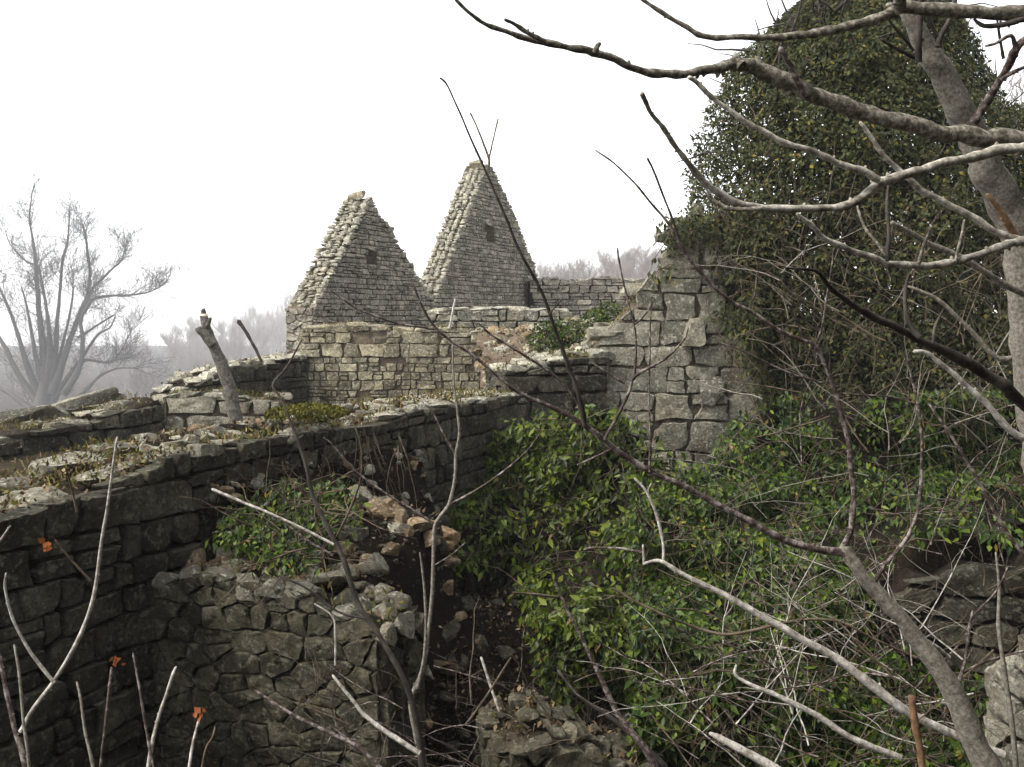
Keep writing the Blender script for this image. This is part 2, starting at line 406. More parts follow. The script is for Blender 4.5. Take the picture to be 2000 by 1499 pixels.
def cells_course(w, h, sw, sh, grade=None):
    out = []; z = 0.0; o = R.uniform(0, 99)
    def wav(x, r): return mn.noise(Vector((x * 1.1, r * 3.7, o))) * sh * 0.16
    r = 0
    while z < h:
        gs = 1.0 if grade is None or z > h * grade else 0.6
        rh = gs * sh * R.uniform(0.72, 1.25); x = -sw * R.uniform(0, 0.8); t0 = R.uniform(-0.06, 0.06)
        while x < w:
            cw = gs * sw * R.choice((0.5, 0.8, 1, 1.2, 1.6)) * R.uniform(0.9, 1.1); t1 = R.uniform(-0.08, 0.08) * rh
            q = [(x - t0, z + wav(x, r)), (x + cw - t1, z + wav(x + cw, r)), (x + cw + t1, z + rh + wav(x + cw, r + 1)), (x + t0, z + rh + wav(x, r + 1))]
            if R.random() < 0.22:
                f = R.uniform(0.35, 0.65)
                a = (q[0][0] + (q[3][0] - q[0][0]) * f, q[0][1] + (q[3][1] - q[0][1]) * f); b = (q[1][0] + (q[2][0] - q[1][0]) * f, q[1][1] + (q[2][1] - q[1][1]) * f)
                pair = [[q[0], q[1], b, a], [a, b, q[2], q[3]]]
            else: pair = [q]
            for p in pair:
                c = cen(p); s = min(cw, rh)
                for _ in range(R.choice((0, 1, 1, 2))):           # knock a corner off
                    a = R.choice((0.8, 2.35, 3.9, 5.5)) + R.uniform(-0.3, 0.3)
                    d = (math.cos(a), math.sin(a)); far = max((v[0] - c[0]) * d[0] + (v[1] - c[1]) * d[1] for v in p)
                    p = clip(p, d[0], d[1], c[0] * d[0] + c[1] * d[1] + far - s * R.uniform(0.06, 0.2))
                out.append(p)
            x += cw; t0 = t1
        z += rh; r += 1
    return out

class Wall:
    """masonry wall with its visible face on the right of A -> B, top following a ragged profile read off the photo"""
    def __init__(s, name, label, A, B, prof_px, zb, T, mat, joint, cat='wall', extra=None):
        s.A = Vector(A); s.d = (Vector(B) - s.A).normalized(); s.n = Vector((s.d.y, -s.d.x)); s.L = (Vector(B) - s.A).length
        s.T, s.zb, s.mat, s.joint = T, zb, mat, joint
        s.prof = sorted(s.onplane(*p) for p in prof_px)
        s.root = thing(name, label, cat, (s.A.x, s.A.y, zb))
        s.nobj = 0
    def onplane(s, px, py):
        r = ray(px, py); den = r.x * s.n.x + r.y * s.n.y
        t = (s.A.x * s.n.x + s.A.y * s.n.y) / den
        p = r * t; return ((p.x - s.A.x) * s.d.x + (p.y - s.A.y) * s.d.y, p.z)
    def top(s, x):
        q = s.prof
        if x <= q[0][0]: return q[0][1]
        for (a, za), (b, zb) in zip(q, q[1:]):
            if x <= b: return za + (zb - za) * (x - a) / max(b - a, 1e-6)
        return q[-1][1]
    def W(s, x, z, out=0.0):
        p = s.A + s.d * x + s.n * out; return Vector((p.x, p.y, z))
    def core(s, gap=0.05, drop=0.07, step=0.2, holes=()):
        for (x0, x1, z0, z1) in holes:                       # blocked window: sunk panel, recess shade put into its dark colour; lintel, sill and jambs
            fr = MB(); c = [(x0, z0), (x1, z0), (x1, z1), (x0, z1)]
            fr.v = [s.W(x, z, -0.008) for x, z in c]; fr.f = [[0, 1, 2, 3]]
            fr.build('blocked_window', MORTAR_SHADED, s.root, smooth=False)
            put_rock(s.mat, s.W((x0 + x1) / 2, z1 + 0.05, -0.03), (x1 - x0 + 0.2, 0.16, 0.10), math.atan2(s.d.y, s.d.x), 0.02, s.root, 'lintel')
            put_rock(s.mat, s.W((x0 + x1) / 2, z0 - 0.04, -0.03), (x1 - x0 + 0.12, 0.16, 0.08), math.atan2(s.d.y, s.d.x), 0.02, s.root, 'sill')
        xs = [0]; 
        while xs[-1] < s.L - step * 0.5: xs.append(xs[-1] + step)
        xs[-1] = s.L
        mb = MB(); K = []
        nz = 5; ny = 4
        for x in xs:
            zt = s.top(x) - drop + mn.noise(Vector((x * 3, s.A.x, 1))) * 0.04
            zt = max(zt, s.zb + 0.05)
            row = []
            for i in range(nz): row.append(s.W(x, s.zb + (zt - s.zb) * i / (nz - 1), -gap - 0.02 * abs(mn.noise(Vector((x * 3, i, 5))))))
            for i in range(1, ny): row.append(s.W(x, zt + mn.noise(Vector((x * 2.5, i, 8))) * 0.06, -gap - (s.T - 2 * gap) * i / ny))
            row.append(s.W(x, zt, -s.T + gap)); row.append(s.W(x, s.zb, -s.T + gap))
            K.append(row)
        m = len(K[0])
        for r in K: mb.v.extend(r)
        for i in range(len(K) - 1):
            for j in range(m - 1):
                a = i * m + j; mb.f.append([a, a + m, a + m + 1, a + 1])
        mb.f.append(list(range(m))[::1]); mb.f.append(list(range((len(K) - 1) * m, len(K) * m))[::-1])
        mb.build('core', s.joint, s.root)
    def face(s, sw, sh, style='rubble', gap=0.012, proud=0.03, seg=14, limit=280, holes=(), minpx=7, jit=0.42, ruin=0.0, side=1, mat=None, rough=1.0, grade=None):
        zt = max(p[1] for p in s.prof); w, h = s.L, zt - s.zb
        cs = cells_rubble(w, h, sw, sh, jit, grade) if style == 'rubble' else cells_course(w, h, sw, sh, grade)
        items = []
        for p in cs:
            p = [(q[0], q[1] + s.zb) for q in p]
            p = clip(clip(p, -1, 0, 0), 1, 0, s.L)
            if len(p) < 3: continue
            c = cen(p); zc = s.top(c[0])
            sl = (s.top(c[0] + 0.12) - s.top(c[0] - 0.12)) / 0.24
            ln = math.hypot(sl, 1); a, b = -sl / ln, 1 / ln
            p = clip(p, a, b, a * c[0] + b * (zc + R.uniform(-0.3, 0.12) * sh * 0.5))
            for (x0, x1, z0, z1) in holes:
                if len(p) < 3: break
                c = cen(p); opts = [(x0 - c[0], 1, 0, x0), (c[0] - x1, -1, 0, -x1), (z0 - c[1], 0, 1, z0), (c[1] - z1, 0, -1, -z1)]
                if min(v[0] for v in p) > x1 or max(v[0] for v in p) < x0 or min(v[1] for v in p) > z1 or max(v[1] for v in p) < z0: continue
                o = max(opts)
                if o[0] < 0: p = []; break
                p = clip(p, o[1], o[2], o[3])
            if len(p) < 3: continue
            p = inset(p, gap * R.uniform(0.6, 1.6))
            if len(p) < 3: continue
            ar = abs(area(p))
            if ar < 0.06 * sw * sh or R.random() < ruin: continue
            c = cen(p); wp = s.W(c[0], c[1]) if side == 1 else s.W(c[0], c[1], -s.T)
            X, Yp, d = proj(wp)
            px = math.sqrt(ar) / max(d, 0.5) * F if d > 0.3 else 0
            vis = -60 < X < 2060 and -60 < Yp < 1560 and d > 0.3 and side == 1
            items.append((px if vis else 0, p, c, wp))
        items.sort(key=lambda t: -t[0])
        rest = MB(); rot = math.atan2(s.d.y, s.d.x) + (math.pi if side == -1 else 0)
        M = Matrix.Rotation(rot, 4, 'Z')
        for px, p, c, wp in items:
            q = [(v[0] - c[0], v[1] - c[1]) for v in p]
            if side == -1: q = [(-x, z) for x, z in q][::-1]
            big = px >= minpx and s.nobj < limit
            sz = math.sqrt(abs(area(q)))
            vs, fs = face_stone(q, proud * R.uniform(0.1, 1.5) + 0.01, seg if px > 24 else (10 if big else 7), min(0.16, sz * 0.6), rough)
            if big:
                mb = MB(); mb.add(vs, fs); o = new_obj('stone', mb.mesh('stone', mat or s.mat, True, 38), s.root)
                o.rotation_euler.z = rot; o.location = wp - s.root.location; s.nobj += 1
            else:
                rest.add([M @ Vector(v) + wp for v in vs], fs)
        if rest.v: rest.build('small_stones', mat or s.mat, s.root, kind='stuff')
    def end(s, which, *a, **k):
        e = Wall.__new__(Wall)
        if which == 0: p, q, x = s.A - s.n * s.T, s.A, 0.0
        else: p, q, x = s.A + s.d * s.L, s.A + s.d * s.L - s.n * s.T, s.L
        e.A = p; e.d = (q - p).normalized(); e.n = Vector((e.d.y, -e.d.x)); e.L = s.T; e.T = 0.3; e.zb = s.zb; e.mat = s.mat
        zt = s.top(x); e.prof = [(0, zt), (s.T, zt)]; e.root = s.root; e.nobj = s.nobj
        e.face(*a, **k); s.nobj = e.nobj
    def caps(s, x0, x1, l, hgt, mat=None, across=2, sink=0.45, skip=0.1, tilt=0.12, limit=290, over=0.03):
        """loose stones bedded along the top, across the thickness"""
        x = x0
        while x < x1:
            ll = l * R.uniform(0.6, 1.4)
            for j in range(across):
                if R.random() < skip: continue
                w = s.T / across; hh = hgt * R.uniform(0.6, 1.4)
                xc = x + ll / 2 + R.uniform(-0.1, 0.1) * l
                out = -(j + 0.5) * w + R.uniform(-0.12, 0.12) * w + (over if j == 0 else 0)
                p = s.W(xc, s.top(xc) - hh * sink + 0.02, out)
                o = put_rock(mat or s.mat, p, (ll * 1.05, w * R.uniform(0.8, 1.12), hh), math.atan2(s.d.y, s.d.x) + R.uniform(-0.2, 0.2), tilt, s.root)
                s.nobj += 1
            x += ll
    def rake(s, x0, x1, hgt, lng, across=2, mat=None, over=0.05):
        """flat stones stepping up a gable slope"""
        z0, z1 = s.top(x0), s.top(x1); n = max(1, int(abs(z1 - z0) / hgt)); sg = 1 if z1 > z0 else -1
        for i in range(n + 1):
            z = min(z0, z1) + (abs(z1 - z0)) * i / n
            x = x0 + (x1 - x0) * ((z - z0) / (z1 - z0))
            for j in range(across):
                w = s.T / across; ll = lng * R.uniform(0.6, 1.5); hh = hgt * R.uniform(0.75, 1.5)
                xc = x + sg * (ll * 0.5 - over - R.uniform(0, 0.03))
                out = -(j + 0.5) * w + R.uniform(-0.1, 0.1) * w + (0.03 if j == 0 else 0)
                put_rock(mat or s.mat, s.W(xc, z - hh * 0.35 + R.uniform(-0.02, 0.02), out), (ll, w * R.uniform(0.85, 1.15), hh * 1.1),
                         math.atan2(s.d.y, s.d.x) + R.uniform(-0.25, 0.25), 0.10, s.root); s.nobj += 1

def at(px, Y): return ((px - 1000) / F * Y, Y)
def along(p, t): return (p[0] + D0.x * t, p[1] + D0.y * t)

# ------------------------------------------------------------------ walls
# long foreground wall
B0 = (xB(2.2), 2.2); B1 = (xB(12.75), 12.75)
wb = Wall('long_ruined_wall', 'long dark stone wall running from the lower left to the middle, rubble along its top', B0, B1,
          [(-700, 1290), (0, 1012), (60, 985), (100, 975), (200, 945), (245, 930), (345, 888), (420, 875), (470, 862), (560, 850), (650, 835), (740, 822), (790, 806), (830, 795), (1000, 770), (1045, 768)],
          -4.8, 0.92, LIME_SHADED, MORTAR_DARK)
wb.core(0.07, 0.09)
wb.face(0.30, 0.215, 'course', 0.009, 0.03, 18, 250, rough=0.8)
wb.caps(2.6, 5.2, 0.42, 0.13, LIME, 2, 0.6, 0.35, over=-0.12)
wb.caps(5.0, 8.4, 0.2, 0.11, LIME, 4, 0.4, 0.45, 0.35)
wb.caps(7.6, wb.L - 0.05, 0.27, 0.10, LIME_PALE, 3, 0.5, 0.3)

# cross wall in the lower middle
C0 = Vector((xB(6.49), 6.49)); cd = Vector((0.95, -0.31)).normalized()
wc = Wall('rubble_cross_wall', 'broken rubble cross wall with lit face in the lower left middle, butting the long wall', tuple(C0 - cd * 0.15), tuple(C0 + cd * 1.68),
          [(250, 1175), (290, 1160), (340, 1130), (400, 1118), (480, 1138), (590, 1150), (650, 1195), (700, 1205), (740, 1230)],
          -4.8, 0.62, LIME_MOSSY_SHADED, MORTAR_SHADED)
wc.core(0.012, 0.06)
wc.face(0.19, 0.125, 'rubble', 0.004, 0.02, 15, 245, jit=0.4, rough=0.9)
wc.end(1, 0.3, 0.26, 'rubble', 0.01, 0.03, 15, 290, jit=0.3)
wc.caps(0.15, wc.L, 0.17, 0.13, LIME, 3, 0.4, 0.12, 0.3)

# terrace wall below the left gable and its dark side wall
A0 = at(590, 17.0); A1 = at(955, 17.0)
wa = Wall('terrace_wall', 'low pale wall of squarish stones just below the left gable, facing the viewer', A0, A1,
          [(588, 640), (640, 636), (700, 632), (760, 640), (800, 645), (850, 642), (930, 645), (958, 662)], -1.9, 0.7, LIME_WARM, MORTAR)
wa.core(0.004, 0.05); wa.face(0.34, 0.24, 'course', 0.007, 0.024, 16, 250, rough=0.8, grade=0.66, ruin=0.03)
wa.end(1, 0.3, 0.22, 'rubble', 0.012, 0.03, 10, 270)
wa.end(0, 0.3, 0.22, 'rubble', 0.012, 0.03, 10, 270)
wa.caps(0.0, wa.L, 0.3, 0.12, LIME_WARM, 2, 0.45, 0.2)
S1 = at(600, 16.95); S0 = along(S1, -3.1)
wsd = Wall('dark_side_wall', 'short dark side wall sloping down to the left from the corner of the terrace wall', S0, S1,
           [(340, 775), (372, 750), (420, 727), (470, 712), (540, 702), (602, 690)], -2.0, 0.6, LIME_SHADED, MORTAR_DARK)
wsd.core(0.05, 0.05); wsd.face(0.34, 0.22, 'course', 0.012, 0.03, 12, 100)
wsd.caps(0.0, wsd.L, 0.28, 0.12, LIME_PALE, 2, 0.45, 0.05)  # top stones paled for light from above, against the shaded face

# low corner wall, middle left
F0 = at(320, 13.0); F1 = at(545, 13.0)
wf = Wall('low_block_wall', 'low wall of large pale blocks behind the sawn trunk, left of the terrace wall', F0, F1,
          [(318, 772), (380, 768), (430, 770), (470, 776), (545, 778)], -2.0, 0.55, LIME, MORTAR)
wf.core(0.04, 0.05); wf.face(0.44, 0.30, 'course', 0.012, 0.025, 14, 100, rough=0.5)
wf.caps(0.0, wf.L, 0.3, 0.08, LIME, 2, 0.5, 0.35)
G1 = at(319, 12.98); G0 = along(G1, -6.5)
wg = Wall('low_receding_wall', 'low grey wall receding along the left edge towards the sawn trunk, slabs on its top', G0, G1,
          [(-600, 1080), (-200, 925), (0, 858), (30, 845), (100, 832), (150, 826), (180, 822), (240, 800), (272, 792), (321, 774)], -2.0, 0.6, LIME_SHADED, MORTAR_DARK)
wg.core(0.05, 0.05); wg.face(0.42, 0.30, 'course', 0.014, 0.03, 14, 120)
wg.caps(2.0, wg.L, 0.42, 0.12, LIME, 2, 0.5, 0.1)
H0 = at(-60, 15.2); H1 = at(225, 16.6)
wh = Wall('slab_topped_wall', 'broken low wall with big leaning pale slabs under the large bare tree', H0, H1,
          [(-60, 815), (0, 812), (60, 808), (100, 806), (150, 796), (215, 790), (226, 800)], -2.2, 0.7, LIME, MORTAR_DARK)
wh.core(0.05, 0.05); wh.face(0.5, 0.28, 'course', 0.014, 0.03, 12, 60)
for (px, py, Y, sx, sy, sz, tl) in ((160, 782, 15.9, 1.15, 0.55, 0.22, -0.22), (45, 812, 15.0, 0.95, 0.5, 0.22, -0.15), (205, 775, 16.2, 0.6, 0.5, 0.2, -0.15), (100, 805, 15.3, 0.5, 0.4, 0.2, 0.1)):
    o = put_rock(LIME, P(px, py, Y), (sx, sy, sz), 0.2, 0.05, wh.root, 'slab'); o.rotation_euler.y = tl

# the two gables
GB = (-3.72, 19.5); g0 = along(GB, -0.35); g1 = along(GB, 4.35)
GLP = [(612, 600), (634, 560), (657, 525), (680, 488), (703, 441), (722, 380), (745, 424), (775, 475), (800, 515), (820, 548), (838, 585)]
gl = Wall('left_gable', 'smaller stone gable on the left with ragged stepped slope and one small blocked window', g0, g1, GLP, -1.6, 0.66, LIME_FAR, MORTAR, 'gable')
wl = gl.onplane(727, 503)
hole = [(wl[0] - 0.17, wl[0] + 0.17, wl[1] - 0.15, wl[1] + 0.13)]
gl.core(0.018, 0.05, 0.1, holes=hole); gl.end(0, 0.3, 0.16, 'rubble', 0.008, 0.03, 10, 60); gl.face(0.22, 0.105, 'course', 0.007, 0.022, 10, 150, holes=hole, minpx=5, jit=0.3)
pk = max(gl.prof, key=lambda t: t[1])[0]
gl.rake(0.05, pk - 0.05, 0.062, 0.15, 4, LIME_PALE, 0.01); gl.rake(gl.L - 0.1, pk + 0.45, 0.105, 0.2, 2, LIME_FAR, 0.0)  # left slope in paler stone, its sky light put into the colour
put_rock(LIME_WARM, gl.W(pk, gl.top(pk) - 0.03, -0.36), (0.16, 0.5, 0.2), 1.1, 0.1, gl.root, 'cap_stone')
GC = (-1.75, 24.0); g0 = along(GC, -0.45); g1 = along(GC, 6.15)
GRP = [(846, 592), (860, 556), (872, 525), (888, 486), (904, 446), (922, 398), (939, 350), (948, 322), (962, 328), (985, 375), (1005, 420), (1022, 462), (1038, 507), (1046, 535)]
gr = Wall('right_gable', 'taller stone gable on the right with stepped slope and a small upright blocked window', g0, g1, GRP, -1.6, 0.62, LIME_FAR, MORTAR, 'gable')
wl = gr.onplane(957, 457)
hole = [(wl[0] - 0.27, wl[0] + 0.27, wl[1] - 0.22, wl[1] + 0.2)]
gr.core(0.018, 0.05, 0.1, holes=hole); gr.end(0, 0.3, 0.16, 'rubble', 0.008, 0.03, 10, 60); gr.face(0.24, 0.11, 'course', 0.006, 0.022, 8, 120, holes=hole, minpx=5, jit=0.3)
pk = max(gr.prof, key=lambda t: t[1])[0]
gr.rake(0.05, pk, 0.075, 0.17, 4, LIME_PALE, 0.01); gr.rake(gr.L - 0.1, pk + 0.1, 0.11, 0.22, 2, LIME_WARM, 0.0)  # sky-lit left slope given paler stone than the right one
put_rock(LIME_WARM, gr.W(pk, gr.top(pk) + 0.02, -0.30), (0.32, 0.5, 0.3), 1.1, 0.1, gr.root, 'cap_stone')

# far walls right of the gables
wr = Wall('far_courtyard_wall', 'far grey courtyard wall right of the tall gable under bare trees', at(1035, 28.5), at(1260, 29.0),
          [(1030, 546), (1080, 542), (1130, 548), (1180, 540), (1230, 547), (1262, 545)], -1.6, 0.6, LIME_FAR, MORTAR_DARK)
wr.core(0.02, 0.05); wr.face(0.36, 0.2, 'course', 0.009, 0.03, 9, 200, minpx=5, jit=0.3); wr.caps(0, wr.L, 0.3, 0.14, LIME_FAR, 2, 0.4, 0.2)
we = Wall('low_garden_wall', 'low wall with pale flat capstones in front of the tall gable', at(838, 20.5), at(1118, 20.0),
          [(836, 612), (870, 602), (930, 604), (990, 600), (1050, 606), (1110, 606), (1120, 622)], -1.6, 0.55, LIME, MORTAR_DARK)
we.core(0.02, 0.05); we.face(0.30, 0.18, 'course', 0.008, 0.03, 10, 180, minpx=6, jit=0.3); we.caps(0, we.L, 0.38, 0.09, LIME_PALE, 2, 0.4, 0.05)

# tall block wall with the ivy and the stub joining it to the long wall
wd = Wall('tall_block_wall', 'tall broken wall of squared grey blocks in the middle, ivy climbing its right side', at(1140, 12.8), at(1500, 12.8),
          [(1140, 720), (1165, 700), (1172, 655), (1200, 632), (1228, 604), (1246, 560), (1290, 554), (1304, 520), (1318, 470), (1345, 440), (1400, 420), (1505, 400)], -4.8, 0.75, LIME, MORTAR)
wd.core(0.03, 0.05); wd.face(0.50, 0.33, 'course', 0.009, 0.02, 18, 170, rough=0.4)
wd.caps(0.1, 1.0, 0.36, 0.16, LIME, 2, 0.4, 0.1)
put_rock(LIME, P(1308, 463, 12.9), (0.42, 0.5, 0.13), 0.1, 0.05, wd.root)
put_rock(LIME, P(1330, 445, 12.9), (0.35, 0.5, 0.2), 0.1, 0.05, wd.root)
for px, py, w, h in ((1392, 765, 0.36, 0.42), (1355, 650, 0.28, 0.36)):
    put_rock(LIME, P(px, py, 12.76), (w, 0.3, h), 0.0, 0.03, wd.root)
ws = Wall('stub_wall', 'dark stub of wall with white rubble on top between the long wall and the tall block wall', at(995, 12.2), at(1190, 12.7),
          [(993, 722), (1040, 718), (1090, 702), (1140, 694), (1192, 686)], -4.8, 0.8, LIME_SHADED, MORTAR_DARK)
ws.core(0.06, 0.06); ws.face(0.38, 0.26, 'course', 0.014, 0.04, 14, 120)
ws.end(0, 0.3, 0.2, 'rubble', 0.012, 0.03, 14, 150)
ws.caps(0, ws.L, 0.24, 0.14, LIME_PALE, 3, 0.35, 0.15, 0.25)

# walls deep in the lower right, under the ivy
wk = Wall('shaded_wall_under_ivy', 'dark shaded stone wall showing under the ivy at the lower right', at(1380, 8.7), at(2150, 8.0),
          [(1380, 1150), (1600, 1140), (1700, 1125), (1740, 1160), (1800, 1120), (1850, 1150), (1900, 1105), (1960, 1130), (2040, 1090), (2150, 1120)], -4.8, 0.6, LIME_SHADED, MORTAR_DARK)
wk.core(0.05, 0.05); wk.face(0.42, 0.22, 'rubble', 0.014, 0.04, 14, 120, jit=0.3)
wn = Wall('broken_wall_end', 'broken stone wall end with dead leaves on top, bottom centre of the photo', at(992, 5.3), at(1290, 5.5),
          [(985, 1475), (1040, 1452), (1075, 1430), (1110, 1438), (1150, 1470), (1200, 1500), (1290, 1530)], -4.8, 0.7, LIME_MOSSY_SHADED, MORTAR_SHADED)
wn.core(0.05, 0.05); wn.face(0.34, 0.24, 'rubble', 0.012, 0.03, 16, 60)
wn.end(0, 0.3, 0.22, 'rubble', 0.012, 0.03, 14, 100)
wn.caps(0, wn.L, 0.11, 0.06, LIME_MOSSY_SHADED, 3, 0.4, 0.2, 0.3)
wj = Wall('pale_wall_corner', 'pale sunlit stone wall corner at the lower right edge', at(1952, 4.6), at(2300, 3.7),
          [(1945, 1320), (1975, 1275), (2010, 1235), (2300, 1200)], -4.8, 0.6, LIME, MORTAR)
wj.core(0.05, 0.05); wj.face(0.34, 0.2, 'rubble', 0.01, 0.03, 16, 60)
wj.end(0, 0.3, 0.2, 'rubble', 0.012, 0.03, 14, 100)
wj.caps(0, wj.L, 0.2, 0.1, LIME, 3, 0.4, 0.1, 0.2)

# unseen blocker walls added behind and beside the camera to darken the pit
wx = Wall('sky_blocker_wall', 'unseen wall added behind the camera to block the sky', (6.0, -2.2), (-3.5, -2.6), [(1000, 0)], -4.8, 0.7, LIME_SHADED, MORTAR_DARK)
wx.prof = [(0, 5.6), (3, 6.2), (6, 4.6), (9.5, 3.0)]; wx.core(0.05, 0.05); wx.n = -wx.n
wy = Wall('side_blocker_wall', 'unseen wall added right of the camera to block the sky', (4.9, 6.6), (4.7, -2.4), [(1000, 0)], -4.8, 0.7, LIME_SHADED, MORTAR_DARK)
wy.prof = [(0, 3.0), (3, 6.0), (6, 6.5), (9.2, 5.5)]; wy.core(0.05, 0.05)

# ------------------------------------------------------------------ rubble mounds
def mound(name, label, fn, x0, x1, y0, y1, step, mat, nstone, sizes, smat, small=250):
    """an earth heap with stones in it: fn(x, y) -> height or None"""
    root = thing(name, label, 'rubble', ((x0 + x1) / 2, (y0 + y1) / 2, -2.5))
    nxm = int((x1 - x0) / step) + 1; nym = int((y1 - y0) / step) + 1; idx = {}; mb = MB()
    for j in range(nym):
        for i in range(nxm):
            x, y = x0 + i * step, y0 + j * step; z = fn(x, y)
            if z is not None:
                idx[i, j] = len(mb.v)
                mb.v.append(Vector((x, y, z + mn.noise(Vector((x * 4, y * 4, 2))) * 0.07 + mn.noise(Vector((x * 11, y * 11, 2))) * 0.03)))
    for (i, j) in idx:
        q = [(i, j), (i + 1, j), (i + 1, j + 1), (i, j + 1)]
        if all(k in idx for k in q): mb.f.append([idx[k] for k in q])
    mb.build('earth', mat, root)
    def spot():
        for _ in range(60):
            x, y = R.uniform(x0, x1), R.uniform(y0, y1); z = fn(x, y)
            if z is not None: return Vector((x, y, z))
    for _ in range(nstone):
        p = spot()
        if p is None: continue
        s = R.uniform(*sizes); put_rock(R.choice(smat), p + Vector((0, 0, s * 0.1)), (s, s * R.uniform(0.6, 1), s * R.uniform(0.35, 0.8)), None, 0.5, root)
    rest = MB(); base = rocks(smat[0])
    for _ in range(small):
        p = spot()
        if p is None: continue
        m = R.choice(base); s = sizes[0] * R.uniform(0.2, 0.7)
        M = Matrix.Translation(p) @ Matrix.Rotation(R.uniform(0, 6.3), 4, 'Z') @ Matrix.Rotation(R.uniform(-0.6, 0.6), 4, 'X') @ Matrix.Diagonal((s, s * 0.8, s * R.uniform(0.3, 0.8), 1))
        rest.add([M @ v.co for v in m.vertices], [list(f.vertices) for f in m.polygons])
    rest.build('small_stones', smat[0], root, kind='stuff')
    return root
def heap1(x, y):      # collapsed upper stretch of the long wall
    o = (x - xB(y)) * 0.914                                 # distance out from the wall face
    t = (x - B0[0]) * D0.x + (y - B0[1]) * D0.y              # distance along the wall
    e = smooth(4.9, 5.6, t) * smooth(8.7, 7.6, t)
    if e <= 0.02 or o < -0.7 or o > 0.34: return None
    z = -0.96 - 0.14 * smooth(-0.5, -0.05, o) - 0.22 * smooth(-0.15, 0.1, o) - 0.55 * smooth(0.05, 0.34, o)
    z += (1 - e) * -0.5 * smooth(-0.1, 0.2, o)
    return z if o < 0.0 or e > 0.25 else None
mound('collapsed_rubble', 'brown earth and white rubble spilling from the collapsed middle of the long wall', heap1, -2.7, 0.9, 6.0, 10.5, 0.07, EARTH, 170, (0.05, 0.17), [LIME_SHADED, LIME, LIME_RUST, LIME_PALE], 700)
def heap2(x, y):      # rubble behind the cross wall, piled against the long wall
    d = Vector((x, y)) - C0; a = d.dot(cd); b = d.dot(Vector((-cd.y, cd.x)))
    if b < 0.25 or b > 1.7 or a < -0.1 or a > 1.75: return None
    return -1.76 + 0.30 * smooth(0.3, 1.2, b) - 0.25 * smooth(0.6, 1.9, a) - 0.9 * smooth(1.35, 1.75, a)
hp2 = mound('plant_covered_rubble', 'rubble heap with green plants behind the broken cross wall', heap2, -2.9, 0.4, 5.6, 8.8, 0.09, EARTH, 120, (0.07, 0.24), [LIME_SHADED, LIME, LIME_RUST, LIME_RUST], 800)
for px, py, Y, sx, sy, sz in ((680, 1068, 7.1, 0.30, 0.3, 0.34), (605, 1128, 6.5, 0.12, 0.1, 0.16), (742, 1010, 7.9, 0.26, 0.26, 0.32), (700, 1245, 6.3, 0.26, 0.3, 0.34), (452, 1085, 6.8, 0.2, 0.16, 0.17), (478, 1092, 6.8, 0.14, 0.14, 0.14)):
    put_rock(LIME, P(px, py, Y), (sx, sy, sz), 0.2, 0.1, hp2)
def heap3(x, y):      # orange debris right of the terrace wall
    if not (at(930, y)[0] < x < at(1175, y)[0]): return None
    return -0.62 - 0.75 * smooth(15.2, 13.4, y) + 0.3 * smooth(15.5, 17, y) + 0.15 * smooth(0.2, 1.2, x)
mound('orange_debris_slope', 'orange brown debris slope between the terrace wall and the block wall', heap3, -1.3, 1.7, 13.2, 17.6, 0.12, earth_mat('orange_rubble_soil', (0.075, 0.055, 0.038), (0.15, 0.115, 0.08), (0.25, 0.205, 0.155)), 190, (0.07, 0.24), [LIME_WARM, LIME_RUST, LIME_PALE], 400)
def heap4(x, y):      # shaded floor debris in the middle
    if not (-0.9 < x < 1.1 and 6.2 < y < 10.2): return None
    return -4.45 + 1.5 * smooth(6.8, 9.8, y) + 0.15 * mn.noise(Vector((x, y, 4)))
mound('shaded_floor_debris', 'dark leaf strewn debris on the floor inside the ruin', heap4, -0.9, 1.1, 6.2, 10.2, 0.12, EARTH, 130, (0.06, 0.26), [LIME_SHADED, LIME_SHADED, LIME_MOSSY_SHADED], 700)

# ------------------------------------------------------------------ leaves
def leaf_cloud(name, pts, outw, size, mat, parent=None, droop=0.7, wid=0.55, spread=0.7, rng=NR, **k):
    n = len(pts); pts = np.asarray(pts, float); outw = np.asarray(outw, float)
    tip = rng.normal(0, spread, (n, 3)) + outw * 0.5; tip[:, 2] -= droop
    tip /= np.linalg.norm(tip, axis=1)[:, None]
    nn = rng.normal(0, 0.45, (n, 3)) + outw + np.array([0, 0, 0.35])
    nn -= tip * (nn * tip).sum(1)[:, None]; nn /= np.linalg.norm(nn, axis=1)[:, None]
    sd_ = np.cross(tip, nn); s = (size * rng.uniform(0.55, 1.35, n))[:, None]
    w = wid * rng.uniform(0.75, 1.2, n)[:, None]
    b = pts; L = pts + tip * s * 0.38 + sd_ * s * w * 0.5; Rr = pts + tip * s * 0.38 - sd_ * s * w * 0.5
    T = pts + tip * s - nn * s * 0.12; M_ = pts + tip * s * 0.42 - nn * s * 0.09
    V = np.stack([b, L, Rr, T, M_], 1).reshape(-1, 3)
    o = np.arange(n)[:, None] * 5
    Fc = np.concatenate([o + np.array([[0, 2, 4]]), o + np.array([[2, 3, 4]]), o + np.array([[3, 1, 4]]), o + np.array([[1, 0, 4]])], 1).reshape(-1, 3)
    ob = new_obj(name, np_mesh(name, V, Fc, mat), parent, **k)
    if parent: ob.matrix_parent_inverse = Matrix.Translation(-parent.location)
    return ob
